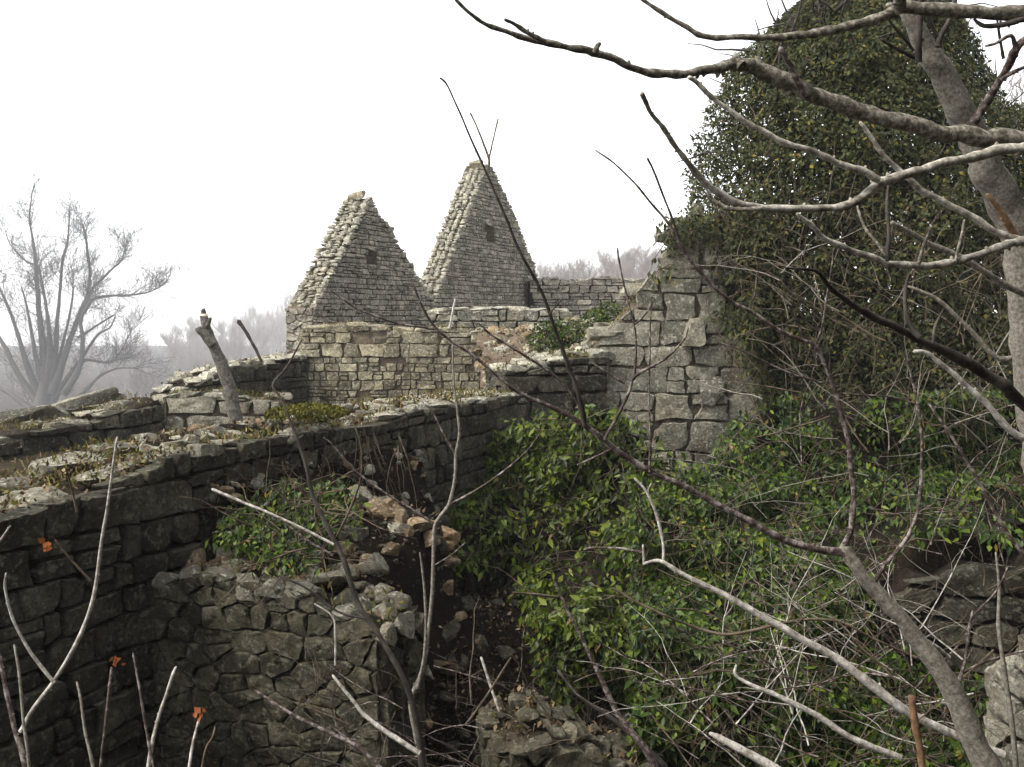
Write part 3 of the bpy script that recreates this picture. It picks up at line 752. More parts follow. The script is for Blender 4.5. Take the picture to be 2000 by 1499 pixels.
def blades(name, pts, h, mat, parent=None, wid=0.006, lean=0.5, **k):
    n = len(pts); pts = np.asarray(pts, float)
    d = NR.normal(0, lean, (n, 3)); d[:, 2] = 1; d /= np.linalg.norm(d, axis=1)[:, None]
    s = np.cross(d, NR.normal(0, 1, (n, 3))); s /= np.linalg.norm(s, axis=1)[:, None]
    hh = (h * NR.uniform(0.4, 1.3, n))[:, None]; dr = np.array([0, 0, -1.0])
    b1, b2 = pts - s * wid, pts + s * wid; m1 = pts + d * hh * 0.6 - s * wid * 0.8; m2 = pts + d * hh * 0.6 + s * wid * 0.8
    t_ = pts + d * hh + dr * hh * 0.2 + NR.normal(0, 0.1, (n, 3)) * hh
    V = np.stack([b1, b2, m2, m1, t_], 1).reshape(-1, 3); o = np.arange(n)[:, None] * 5
    Fc = np.concatenate([o + np.array([[0, 1, 2]]), o + np.array([[0, 2, 3]]), o + np.array([[3, 2, 4]])], 1).reshape(-1, 3)
    ob = new_obj(name, np_mesh(name, V, Fc, mat), parent, **k)
    if parent: ob.matrix_parent_inverse = Matrix.Translation(-parent.location)
    return ob
def clumpy(p, sc, seed): return mn.noise(Vector((p[0] * sc, p[1] * sc, p[2] * sc + seed)))

def wander(mb, p, d, L, r, n=7, sag=0.1, wob=0.35, sides=3):
    pts = [p]; d = d.normalized()
    for i in range(n):
        d = (d + Vector((R.gauss(0, wob), R.gauss(0, wob), R.gauss(0, wob) - sag)) * 0.5).normalized()
        pts.append(pts[-1] + d * (L / n))
    tube(mb, pts, [r * (1 - 0.75 * i / n) for i in range(n + 1)], sides)
    return pts

# big ivy dome at the upper right
def dome_outline(py):   # left edge of the dome in the photo for a given row
    t = [(-120, 1640), (-40, 1590), (0, 1560), (60, 1500), (150, 1415), (250, 1365), (340, 1335), (420, 1318), (520, 1325), (640, 1370), (720, 1430), (800, 1470)]
    for (a, xa), (b, xb) in zip(t, t[1:]):
        if py <= b: return xa + (xb - xa) * (py - a) / (b - a)
    return t[-1][1]
def dome_right(py):
    t = [(-120, 1760), (0, 1830), (60, 1870), (150, 1905), (220, 1935), (260, 2060), (500, 2200), (800, 2280)]
    for (a, xa), (b, xb) in zip(t, t[1:]):
        if py <= b: return xa + (xb - xa) * (py - a) / (b - a)
    return t[-1][1]
DY = 13.6
iv = thing('ivy_covered_tree', 'tall rounded mass of old ivy smothering a tree at the upper right', 'ivy', P(1650, 800, DY))
pts, outs = [], []
while len(pts) < 115000:
    py = R.uniform(-130, 860); a, b = dome_outline(py), dome_right(py)
    xa, xb = P(a, py, DY).x, P(b, py, DY).x; z = P(1600, py, DY).z
    cx, hw = (xa + xb) / 2, (xb - xa) / 2
    ang = R.uniform(-math.pi, 0.0) if R.random() < 0.86 else R.uniform(0, math.pi)
    rad = 1 - abs(R.gauss(0, 0.13))
    lump = 1 + 0.16 * clumpy((cx + math.cos(ang) * hw, DY + math.sin(ang) * hw, z), 1.1, 5) + 0.10 * clumpy((cx + math.cos(ang) * hw, math.sin(ang) * hw, z), 3.1, 15)
    if rad < 0.5: continue
    x = cx + math.cos(ang) * hw * rad * (lump if math.cos(ang) > -0.8 else 0.4 + 0.6 * lump); y = DY + math.sin(ang) * min(hw, 2.0) * 0.85 * rad * lump
    q = (x, y, z)
    if clumpy(q, 2.4, 31) + 0.5 * clumpy(q, 6.5, 33) < -0.26 and R.random() < 0.7: continue
    X, Yp, _ = proj(Vector(q))
    if X > 2100: continue
    pts.append(q); outs.append((math.cos(ang), math.sin(ang), 0.25))
leaf_cloud('foliage', pts, outs, 0.062, IVY_OLD, iv, kind='stuff')
pts, outs = [], []                                         # the dense darker leaves inside
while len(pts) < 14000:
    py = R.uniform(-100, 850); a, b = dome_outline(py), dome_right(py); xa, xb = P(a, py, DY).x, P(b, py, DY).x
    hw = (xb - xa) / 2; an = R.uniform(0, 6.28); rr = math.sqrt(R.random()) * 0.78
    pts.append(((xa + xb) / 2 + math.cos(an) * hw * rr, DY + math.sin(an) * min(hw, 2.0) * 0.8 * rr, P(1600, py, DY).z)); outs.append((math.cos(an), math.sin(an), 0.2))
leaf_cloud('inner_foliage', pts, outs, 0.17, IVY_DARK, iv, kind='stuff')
mb = MB()
for i in range(9):
    px = R.uniform(1480, 1900); base = P(px, 830, DY + R.uniform(-0.4, 0.7))
    pp = [base] + [P(px + R.uniform(-50, 50) + (1650 - px) * 0.4 * k, 830 - 190 * k, DY + R.uniform(-0.4, 0.5)) for k in range(1, 5)]
    tube(mb, catmull(pp, 4), [0.09 * (1 - 0.8 * j / 16) for j in range(17)], 7)
mb.build('trunk', BARK_DARK, iv)
mb = MB()
for i in range(520):                                        # bare vines and dead twigs over the mass
    px, py = R.uniform(1420, 2050), R.uniform(380, 860) if R.random() < 0.75 else R.uniform(60, 860)
    if px < dome_outline(py) + 40: continue
    fr = (px - dome_outline(py)) / (dome_right(py) - dome_outline(py))
    y = DY - 1.75 * math.sqrt(max(0.05, 1 - (2 * fr - 1) ** 2)) * 0.9 + R.uniform(-0.25, 0.3)
    wander(mb, P(px, py, y), Vector((R.gauss(0, 0.5), R.gauss(-0.1, 0.3), R.gauss(0.7, 0.6))), R.uniform(0.3, 1.1), R.uniform(0.004, 0.012), 6, 0.1, 0.4)
mb.build('vine_stems', TWIG, iv, kind='stuff')
# an inner thicket of dark stems so that the middle of the mass is solid
mb = MB()
for i in range(620):
    py = R.uniform(-60, 840); a, b = dome_outline(py), dome_right(py); px = a + (b - a) * R.uniform(0.14, 0.86)
    fr = (px - a) / (b - a)
    y = DY - 1.2 * math.sqrt(max(0.05, 1 - (2 * fr - 1) ** 2)) * R.uniform(0.2, 0.9)
    wander(mb, P(px, py, y), Vector((R.gauss(0, 0.6), R.gauss(0, 0.4), R.gauss(0.6, 0.5))), R.uniform(0.5, 1.3), R.uniform(0.01, 0.028), 6, 0.05, 0.35, 4)
mb.build('inner_stems', BARK_DARK, iv, kind='stuff')

# ivy banks, lower middle and lower right: leaves over a real lumpy earth bank
def bank(name, label, poly, dfun, n, size, mat, twigs, seed, bare=-0.3, amp=1.0, wid=0.45):
    xs = [p[0] for p in poly]; ys = [p[1] for p in poly]
    root = thing(name, label, 'ivy', P((min(xs) + max(xs)) / 2, max(ys), dfun((min(xs) + max(xs)) / 2, max(ys))))
    def inside(x, y):
        c = False; m = len(poly)
        for i in range(m):
            (x0, y0), (x1, y1) = poly[i], poly[(i + 1) % m]
            if (y0 > y) != (y1 > y) and x < (x1 - x0) * (y - y0) / (y1 - y0) + x0: c = not c
        return c
    def surf(x, y, off=0):
        d = dfun(x, y); q = P(x, y, d)
        l = amp * (0.75 * clumpy(q, 0.9, seed) + 0.42 * clumpy(q, 2.2, seed + 7))
        return P(x, y, d - l + off)
    pts, outs = [], []
    while len(pts) < n:
        x, y = R.uniform(min(xs), max(xs)), R.uniform(min(ys), max(ys))
        jx, jy = R.gauss(0, 14), R.gauss(0, 14)
        if not inside(x + jx, y + jy): continue
        off = abs(R.gauss(0, 0.17)) - 0.05 + (0.25 if R.random() < 0.2 else 0)
        q = surf(x, y, off)
        v = 0.8 * clumpy(q, 1.0, seed + 3) + 0.6 * clumpy(q, 2.3, seed + 4) + 0.5 * clumpy(q, 5.2, seed + 5)
        if v < bare and R.random() < 0.93: continue
        pts.append(q); outs.append((R.gauss(-0.1, 0.3), -0.8, 0.45))
    leaf_cloud('foliage', pts, outs, size, mat, root, kind='stuff', droop=0.95, wid=wid, spread=0.55)
    st = 22; idx = {}; mb = MB()
    for j in range(int((max(ys) - min(ys)) / st) + 2):
        for i in range(int((max(xs) - min(xs)) / st) + 2):
            x, y = min(xs) + i * st, min(ys) + j * st
            if inside(x, y) :
                q = surf(x, y, 0.42); q += mn.noise_vector(q * 5) * 0.08
                idx[i, j] = len(mb.v); mb.v.append(q)
    for (i, j) in idx:
        q = [(i, j), (i + 1, j), (i + 1, j + 1), (i, j + 1)]
        if all(k in idx for k in q): mb.f.append([idx[k] for k in q])
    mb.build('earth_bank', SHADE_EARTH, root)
    mb = MB()
    for _ in range(twigs):
        for _ in range(40):
            x, y = R.uniform(min(xs), max(xs)), R.uniform(min(ys), max(ys))
            if inside(x, y): break
        wander(mb, surf(x, y, R.uniform(-0.22, 0.12)), Vector((R.gauss(0, 0.8), R.gauss(-0.2, 0.3), R.gauss(-0.1, 0.8))), R.uniform(0.25, 0.9), R.uniform(0.003, 0.008), 7, 0.12, 0.4)
    mb.build('vine_stems', TWIG, root, kind='stuff')
    return root, surf, inside
bank('hanging_ivy', 'bright green ivy hanging over the wall in the lower middle',
     [(915, 900), (960, 860), (1040, 825), (1120, 810), (1180, 790), (1250, 850), (1300, 890), (1340, 960), (1330, 1150), (1300, 1500), (1180, 1500), (1090, 1390), (1050, 1230), (1010, 1110), (930, 1090), (860, 1140), (790, 1130), (830, 1010), (900, 980)],
     lambda x, y: 11.0 - 2.4 * smooth(820, 1350, y) - 0.5 * smooth(1000, 1300, x), 23000, 0.094, IVY_BRIGHT, 300, 40, 0.02)
bank('ivy_bank', 'wide bank of dark ivy sloping down at the lower right',
     [(1230, 930), (1330, 930), (1400, 900), (1440, 820), (1520, 780), (1700, 770), (2080, 760), (2080, 1030), (1960, 1050), (1850, 1045), (1760, 1065), (1700, 1100), (1680, 1170), (1720, 1260), (1800, 1300), (1930, 1340), (1930, 1540), (1500, 1540), (1280, 1540), (1230, 1400), (1240, 1240)],
     lambda x, y: 10.8 - 3.1 * smooth(790, 1250, y) - 0.9 * smooth(1250, 1500, y) - 0.6 * smooth(1300, 2000, x), 42000, 0.08, IVY, 800, 60, -0.01)
bank('climbing_ivy', 'ivy climbing over the right side of the tall block wall',
     [(1300, 435), (1350, 420), (1400, 400), (1560, 430), (1580, 800), (1560, 900), (1440, 905), (1410, 860), (1490, 800), (1480, 740), (1440, 690), (1432, 640), (1400, 610), (1398, 545), (1385, 500), (1345, 470), (1320, 520), (1285, 555), (1262, 548), (1300, 490)],
     lambda x, y: 12.55, 5600, 0.085, IVY_OLD, 90, 90, -0.25)
bank('ledge_plants', 'low green plants growing on the ledge of the cross wall',
     [(430, 1010), (500, 955), (560, 930), (670, 930), (710, 990), (650, 1040), (620, 1100), (560, 1120), (520, 1090), (450, 1075), (400, 1060)],
     lambda x, y: 7.0 - 1.0 * smooth(940, 1110, y), 1700, 0.055, IVY, 90, 80, 0.04, 0.25)
# small shrub between the walls
sh = thing('green_shrub', 'small dark green shrub on the debris beside the block wall', 'shrub', P(1085, 700, 15))
pts, outs = [], []
for c, r, n in (((1068, 665, 15.2), 0.3, 1100), ((1105, 655, 15.3), 0.26, 800), ((1160, 632, 15), 0.22, 500), ((1190, 615, 14.6), 0.2, 400)):
    cc = P(*c)
    for _ in range(n):
        v = Vector((R.gauss(0, 1), R.gauss(0, 1), R.gauss(0, 1))).normalized(); q = cc + v * r * (1 - abs(R.gauss(0, 0.25))); pts.append(q); outs.append(v)
leaf_cloud('foliage', pts, outs, 0.06, IVY, sh, kind='stuff', droop=0.1)
mb = MB()
for px in (1060, 1075, 1095, 1110, 1160): wander(mb, P(px, 705, 15.2), Vector((R.gauss(0, 0.3), 0, 1)), 0.5, 0.012, 5, 0, 0.2, 4)
mb.build('stem', TWIG, sh)

# ------------------------------------------------------------------ grass, moss and dead leaves on the wall tops
gp, lp, lo, mp, mo = [], [], [], [], []
def strew(wall, x0, x1, ng, nl, nm):
    for kk, cnt in (('g', ng), ('l', nl), ('m', nm)):
        c = 0
        while c < cnt:
            x = R.uniform(x0, x1); o = -R.uniform(0.03, wall.T); q = wall.W(x, wall.top(x) + R.uniform(-0.06, 0.03), o)
            if clumpy(q, 1.6, {'g': 3, 'l': 8, 'm': 12}[kk]) < -0.02: 
                if R.random() < 0.8: continue
            c += 1
            if kk == 'g': gp.append(q)
            elif kk == 'l': lp.append(q); lo.append((0, 0, 1))
            else: mp.append(q); mo.append((0, 0, 1))
strew(wb, 2.5, wb.L, 1500, 3600, 2200); strew(wg, 1.5, wg.L, 500, 700, 300); strew(wf, 0, wf.L, 250, 200, 80); strew(wh, 0, wh.L, 300, 700, 200)
strew(wsd, 0, wsd.L, 60, 150, 60); strew(wa, 0, wa.L, 200, 300, 50); strew(ws, 0, ws.L, 300, 500, 120); strew(wc, 0.1, wc.L, 120, 260, 250); strew(wn, 0, wn.L, 40, 350, 60); strew(wd, 0, 1.2, 300, 200, 100)
c = P(600, 800, 8.3)                                         # moss cushion on the long wall
for _ in range(2600):
    v = Vector((R.gauss(0, 1), R.gauss(0, 1), abs(R.gauss(0, 1)))).normalized(); mp.append(c + Vector((v.x * 0.34, v.y * 0.34, v.z * 0.075 - 0.05))); mo.append(v)
for fn, box, n in ((heap1, (-2.7, 0.9, 6.0, 10.5), 4500), (heap2, (-2.9, 0.4, 5.6, 8.8), 1800), (heap3, (-1.3, 1.7, 13.2, 17.6), 1400), (heap4, (-0.9, 1.1, 6.2, 10.2), 4200)):
    for _ in range(n):
        x, y = R.uniform(*box[:2]), R.uniform(*box[2:]); z = fn(x, y)
        if z is not None: lp.append((x, y, z + 0.03)); lo.append((0, 0, 1))
for _ in range(6000):                                        # plateau between the walls
    x, y = R.uniform(-9, 1), R.uniform(7, 19)
    if x < xB(y) - 0.95 or y > 13:
        (gp if R.random() < 0.55 else lp).append((x, y, gz(x, y) + 0.01))
        if len(lp) > len(lo): lo.append((0, 0, 1))
blades('dry_grass', gp, 0.075, GRASS, kind='stuff')
leaf_cloud('dead_leaves', lp, lo, 0.042, LITTER, droop=0.0, spread=0.5, kind='stuff')
leaf_cloud('moss', mp, mo, 0.03, MOSS, droop=-0.3, wid=0.8, kind='stuff')

# ------------------------------------------------------------------ bare wood traced limb by limb
def limb(parent, mat, tr, d0, d1, name='branch', knob=0.13, sides=7, k=4, spurs=0.0, wob=0.25, flat=False, **kw):
    """tr: photo points (x, y, width); runs from d0 to d1 metres ahead"""
    n = len(tr); pts = []; rad = []
    for i, t in enumerate(tr):
        d = d0 + (d1 - d0) * i / max(1, n - 1); pts.append(P(t[0], t[1], d)); rad.append(t[2] * 0.5 * d / F)
    sp = catmull(pts, k); rr = []
    for i in range(len(sp)):
        f = i / k; a = min(int(f), n - 1); b = min(a + 1, n - 1); rr.append(rad[a] + (rad[b] - rad[a]) * (f - a))
    for i in range(1, len(sp) - 1): sp[i] = sp[i] + mn.noise_vector(sp[i] * 13) * rr[i] * wob
    mb = MB(); tube(mb, sp, rr, sides, knob, flat=flat)
    if spurs:
        for i in range(2, len(sp) - 1):
            if R.random() < spurs:
                t = (sp[i + 1] - sp[i]).normalized(); s = t.cross(Vector((0, 1, 0))).normalized() * R.choice((-1, 1)) + t * R.uniform(-0.3, 0.8)
                L = rr[i] * R.uniform(1.1, 1.5)
                tube(mb, [sp[i], sp[i] + s * L * 0.6, sp[i] + s * L], [rr[i] * 0.6, rr[i] * 0.55, rr[i] * 0.42], 5)
    return mb.build(name, mat, parent, **kw)

t1 = thing('overhanging_bare_tree', 'bare grey tree beyond the right edge whose lichened limbs cross the upper right', 'tree', P(2250, 1500, 3.3))
L1 = lambda tr, a, b, m=BARK_LIMB, **k: limb(t1, m, [(x, y, w * 0.88) for x, y, w in tr], a, b, sides=10, spurs=k.pop('spurs', 0.16), knob=0.2, wob=0.8, **k)
limb(t1, BARK_LIMB, [(2250, 1500, 170), (2240, 1100, 150), (2230, 700, 130), (2225, 400, 110), (2230, 150, 90), (2240, -150, 70)], 3.3, 3.3, 'trunk', sides=12)
L1([(2226, 40, 44), (2120, 28, 34), (2000, 26, 30), (1880, 24, 28), (1770, 17, 28), (1745, 26, 26), (1700, 42, 20), (1620, 58, 18), (1560, 68, 17), (1480, 74, 14), (1380, 71, 12), (1330, 45, 10), (1280, 18, 9), (1235, -15, 7)], 3.3, 3.2)
L1([(1758, 22, 26), (1752, -20, 22), (1750, -70, 18)], 3.24, 3.1)
L1([(2000, 38, 12), (1960, 48, 12), (1925, 50, 9), (1903, 38, 6)], 3.25, 3.3, BARK_DARK)
L1([(2230, 320, 52), (2130, 298, 44), (2000, 280, 38), (1900, 268, 36), (1800, 248, 34), (1700, 222, 34), (1600, 190, 34), (1560, 175, 32), (1500, 148, 31), (1460, 130, 30), (1430, 124, 26), (1400, 131, 21), (1350, 141, 18), (1290, 146, 18), (1240, 135, 17), (1200, 115, 17), (1160, 100, 19), (1110, 92, 14), (1060, 82, 14), (1000, 66, 11), (950, 50, 9), (915, 25, 8), (885, -8, 7)], 3.2, 2.6)
L1([(1448, 130, 26), (1440, 116, 20), (1437, 106, 11)], 2.93, 2.93, spurs=0)
L1([(1066, 82, 10), (1030, 62, 10), (1002, 45, 8), (986, 38, 6)], 2.68, 2.62)
L1([(1164, 102, 12), (1168, 92, 11), (1172, 86, 8)], 2.7, 2.7, spurs=0)
L1([(1574, 186, 16), (1558, 160, 13), (1543, 128, 12), (1524, 95, 10)], 2.85, 2.8, BARK_RED, spurs=0)
L1([(2225, 230, 30), (2080, 270, 26), (1970, 292, 23), (1900, 305, 21), (1850, 320, 20), (1800, 335, 20), (1740, 348, 20), (1715, 358, 19), (1700, 375, 18), (1660, 400, 17), (1600, 407, 16), (1540, 406, 16), (1480, 404, 16), (1430, 392, 15), (1390, 368, 15), (1355, 335, 14), (1335, 305, 13), (1315, 280, 11), (1295, 250, 10), (1275, 225, 9), (1262, 200, 10), (1253, 183, 10)], 3.1, 2.5, BARK_PALE)
L1([(1716, 352, 17), (1690, 335, 15), (1640, 318, 13), (1600, 303, 13), (1550, 285, 12), (1500, 262, 11), (1450, 235, 11), (1410, 205, 10), (1380, 180, 10), (1360, 160, 10), (1345, 152, 8)], 2.85, 2.75, BARK_PALE)
L1([(1490, 408, 9), (1430, 409, 9), (1400, 395, 7), (1375, 375, 4)], 2.68, 2.7)
L1([(2228, 400, 30), (2100, 440, 22), (2000, 470, 18), (1960, 480, 17), (1900, 503, 16), (1850, 515, 16), (1780, 520, 15), (1730, 512, 14), (1670, 492, 13), (1620, 470, 12), (1590, 445, 11), (1558, 418, 8)], 3.2, 2.9, BARK_PALE)
L1([(1793, 516, 9), (1800, 490, 7), (1820, 442, 5)], 3.0, 3.0)
L1([(1733, 510, 8), (1736, 450, 8), (1733, 390, 7), (1738, 345, 5)], 2.98, 3.05, BARK_DARK)
L1([(1729, 500, 6), (1705, 465, 6), (1682, 432, 6), (1670, 385, 4)], 2.97, 3.05)
L1([(1866, 512, 7), (1875, 470, 6), (1884, 430, 5)], 3.05, 3.1)
L1([(2229, 560, 30), (2100, 510, 22), (1990, 472, 16), (1950, 455, 14), (1900, 425, 14), (1850, 400, 14), (1800, 370, 13), (1770, 345, 12), (1730, 310, 10), (1700, 268, 9), (1680, 240, 7)], 3.3, 3.2, BARK_PALE)
L1([(2240, 990, 42), (2150, 910, 34), (2000, 792, 28), (1960, 752, 26), (1900, 715, 24), (1850, 690, 21), (1800, 665, 18), (1740, 635, 16), (1690, 610, 15), (1650, 585, 12), (1625, 565, 10), (1600, 535, 8), (1580, 527, 6), (1535, 524, 4)], 3.2, 2.6, BARK_DARK)  # this limb's unlit look is put into the darker bark
L1([(1797, 660, 12), (1772, 620, 9), (1768, 565, 7), (1776, 535, 5)], 2.85, 2.9, BARK_DARK)
L1([(1822, 672, 7), (1827, 640, 6), (1842, 606, 4)], 2.85, 2.9, BARK_DARK)
L1([(2235, 960, 30), (2060, 880, 18), (1985, 850, 14), (1935, 800, 13), (1890, 755, 12), (1850, 720, 10), (1815, 692, 9), (1786, 687, 8)], 3.3, 3.3, DEADWOOD)

t2 = thing('leaning_grey_trunk', 'smooth grey leaning tree trunk at the upper right edge in front of the ivy', 'tree', P(2060, 1100, 4.4))
limb(t2, BARK_GREY, [(2060, 1100, 62), (2030, 900, 60), (2012, 760, 58), (2003, 640, 58), (1998, 540, 62), (1985, 450, 66), (1958, 385, 64), (1925, 325, 60), (1897, 255, 54), (1868, 205, 52), (1842, 150, 48), (1818, 110, 44), (1790, 60, 34), (1768, 10, 26), (1755, -40, 20)], 4.4, 4.0, 'trunk', sides=14, knob=0.05)
L2 = lambda tr, a, b, m=BARK_RED, **k: limb(t2, m, tr, a, b, sides=8, spurs=0.15, **k)
L2([(1902, 240, 18), (1938, 182, 15), (1968, 132, 14), (1984, 98, 16), (2010, 70, 14)], 4.08, 3.8)
L2([(1955, 157, 9), (1978, 142, 8), (2010, 128, 7)], 3.95, 3.9)
L2([(1984, 100, 10), (1975, 70, 7), (1945, 85, 6), (1925, 90, 5)], 3.85, 3.8)
L2([(1832, 92, 12), (1838, 70, 11), (1856, 36, 9), (1868, -10, 8)], 4.02, 4.0, BARK_DARK)
L2([(1836, 76, 7), (1820, 52, 6), (1806, 20, 5)], 4.02, 4.0, BARK_DARK)
L2([(1794, 122, 14), (1794, 80, 12), (1797, 20, 12), (1800, -30, 10)], 3.98, 3.9, BARK_DARK)
L2([(1788, 115, 8), (1750, 95, 6), (1722, 78, 5)], 4.0, 3.9, BARK_DARK)
L2([(1784, 100, 6), (1762, 70, 6), (1740, 45, 5), (1720, 10, 4)], 4.0, 3.9, BARK_DARK)
L2([(1985, 468, 13), (1962, 425, 12), (1928, 380, 6)], 4.1, 4.05, STAKE)
L2([(1960, 115, 6), (1952, 70, 5), (1945, 20, 4)], 3.95, 3.9, BARK_DARK)
L2([(2000, 575, 14), (1960, 555, 13), (1930, 535, 11), (1880, 505, 13), (1820, 478, 12), (1780, 455, 10), (1742, 435, 8)], 4.2, 4.0, BARK_GREY)
L2([(2010, 690, 12), (1950, 700, 10), (1900, 650, 9), (1870, 620, 8), (1830, 585, 8), (1775, 560, 5)], 4.4, 4.4, BARK_GREY)

t3 = thing('foreground_sapling', 'long red brown forked sapling slanting up from the lower right corner across the middle', 'sapling', P(2020, 1700, 2.9))
L3 = lambda tr, a, b, m=BARK_RED, **k: limb(t3, m, [(x, y, w * 0.8) for x, y, w in tr], a, b, sides=8, spurs=k.pop('spurs', 0.14), knob=0.18, wob=0.7, **k)
limb(t3, BARK_GREY, [(2020, 1700, 66), (1965, 1580, 58), (1925, 1490, 52), (1885, 1400, 47), (1850, 1330, 41), (1800, 1265, 35), (1760, 1210, 31), (1720, 1165, 29), (1690, 1130, 27), (1665, 1095, 25), (1648, 1070, 22)], 2.9, 2.9, 'trunk', sides=12, knob=0.07)
L3([(1652, 1080, 21), (1600, 1074, 18), (1540, 1058, 17), (1500, 1040, 16), (1430, 1000, 15), (1360, 965, 15), (1290, 930, 14), (1220, 892, 14), (1180, 860, 14), (1140, 830, 13), (1080, 798, 10), (1030, 775, 9), (1000, 758, 8), (960, 725, 7), (920, 690, 7), (880, 665, 6), (850, 640, 6), (825, 600, 5), (805, 550, 4)], 2.9, 2.7, spurs=0.2)
L3([(850, 643, 6), (790, 635, 5), (740, 620, 5), (700, 605, 4), (670, 585, 4), (645, 567, 3)], 2.72, 2.7)
L3([(1142, 832, 12), (1130, 770, 11), (1110, 715, 10), (1090, 660, 9), (1070, 600, 8), (1045, 545, 8), (1015, 490, 7), (985, 420, 6), (960, 360, 6), (930, 295, 5), (900, 225, 4), (875, 170, 4), (860, 153, 5)], 2.78, 2.6, BARK_DARK)
L3([(1075, 612, 5), (1085, 600, 4), (1100, 582, 3)], 2.7, 2.7)
L3([(1180, 860, 10), (1205, 815, 8), (1228, 765, 8), (1240, 735, 8), (1300, 700, 6), (1335, 665, 5), (1345, 640, 3)], 2.79, 2.8)
L3([(1238, 742, 7), (1242, 660, 5), (1230, 600, 4), (1215, 540, 4), (1206, 485, 5)], 2.8, 2.8)
L3([(1240, 634, 5), (1262, 612, 4), (1275, 590, 4)], 2.8, 2.8)
L3([(1220, 750, 5), (1185, 728, 5), (1158, 710, 4)], 2.8, 2.8)
L3([(1138, 812, 6), (1110, 760, 5), (1060, 718, 6), (1000, 680, 6), (960, 655, 5), (935, 632, 4)], 2.78, 2.7)
L3([(1269, 922, 6), (1270, 860, 5), (1268, 760, 4), (1270, 640, 4), (1273, 580, 3)], 2.82, 2.8)
L3([(1195, 878, 6), (1165, 892, 5), (1128, 908, 4)], 2.8, 2.8)
L3([(1650, 1075, 17), (1662, 1030, 15), (1668, 960, 13), (1662, 900, 13), (1650, 830, 12), (1630, 760, 11), (1610, 710, 11), (1590, 672, 10), (1565, 663, 9), (1520, 645, 9), (1470, 610, 9), (1430, 590, 8), (1390, 555, 8), (1350, 510, 8), (1325, 470, 8), (1300, 430, 7), (1270, 395, 6), (1240, 360, 5), (1200, 320, 4), (1163, 294, 4)], 2.9, 2.7, spurs=0.22)
L3([(1325, 468, 7), (1310, 420, 6), (1290, 370, 5), (1275, 330, 5), (1265, 310, 5)], 2.74, 2.7, BARK_DARK)
L3([(1590, 678, 7), (1605, 640, 5), (1615, 580, 5), (1625, 520, 4), (1629, 486, 4)], 2.84, 2.8)
L3([(1576, 668, 6), (1556, 630, 5), (1540, 600, 3)], 2.84, 2.8)
L3([(1605, 748, 5), (1560, 735, 4), (1510, 715, 4), (1460, 690, 4), (1400, 668, 3)], 2.84, 2.8)
L3([(1702, 1145, 12), (1730, 1105, 10), (1765, 1060, 9), (1790, 1000, 9), (1800, 930, 8), (1800, 860, 8), (1795, 800, 7), (1785, 755, 6), (1770, 700, 5), (1755, 680, 4)], 2.9, 2.9)
L3([(1786, 788, 5), (1740, 775, 4), (1690, 772, 4), (1645, 768, 3)], 2.9, 2.9)
L3([(1868, 1345, 10), (1885, 1290, 8), (1892, 1230, 7), (1900, 1195, 6)], 2.9, 2.9)
L3([(1898, 1205, 4), (1945, 1155, 4), (1968, 1108, 3)], 2.9, 2.9)

t4 = thing('dead_branch', 'bleached white dead branch slanting over the ivy at the lower right', 'branch', P(1900, 1450, 3.3))
D4 = lambda tr, a, b, m=DEADWOOD, **k: limb(t4, m, tr, a, b, sides=8, spurs=0.12, **k)
D4([(1960, 1475, 18), (1900, 1450, 16), (1830, 1420, 16), (1770, 1390, 18), (1700, 1335, 19), (1640, 1290, 16), (1560, 1245, 14), (1500, 1210, 14), (1430, 1170, 11), (1380, 1145, 10), (1330, 1120, 9), (1295, 1098, 8), (1275, 1096, 6), (1257, 1102, 6)], 3.3, 3.5)
D4([(1296, 1100, 6), (1295, 1060, 6), (1282, 1005, 6), (1262, 960, 5), (1240, 935, 4)], 3.48, 3.5)
D4([(1270, 975, 4), (1266, 960, 4), (1272, 945, 3)], 3.5, 3.5)
D4([(1258, 1103, 5), (1257, 1080, 5), (1256, 1065, 4)], 3.5, 3.5)
t4b = thing('dead_branch', 'shorter bleached dead branch below the long white one, lower right', 'branch', P(1660, 1440, 3.2))
limb(t4b, DEADWOOD, [(1760, 1480, 13), (1660, 1440, 12), (1600, 1400, 12), (1520, 1360, 10), (1470, 1340, 8), (1437, 1320, 6), (1438, 1300, 5)], 3.2, 3.3, sides=8, spurs=0.1)
t4c = thing('broken_log', 'pale snapped log end at the bottom right centre', 'branch', P(1500, 1490, 3.2))
limb(t4c, DEADWOOD, [(1560, 1530, 20), (1500, 1492, 18), (1440, 1460, 17), (1405, 1442, 14), (1387, 1433, 7)], 3.1, 3.2, sides=9)
t4d = thing('wooden_stake', 'orange brown sawn stake standing among the brambles at lower right', 'stake', P(1800, 1490, 3.1))
limb(t4d, STAKE, [(1806, 1540, 15), (1798, 1470, 15), (1788, 1420, 15), (1781, 1360, 14)], 3.1, 3.1, 'post', sides=8, flat=True)

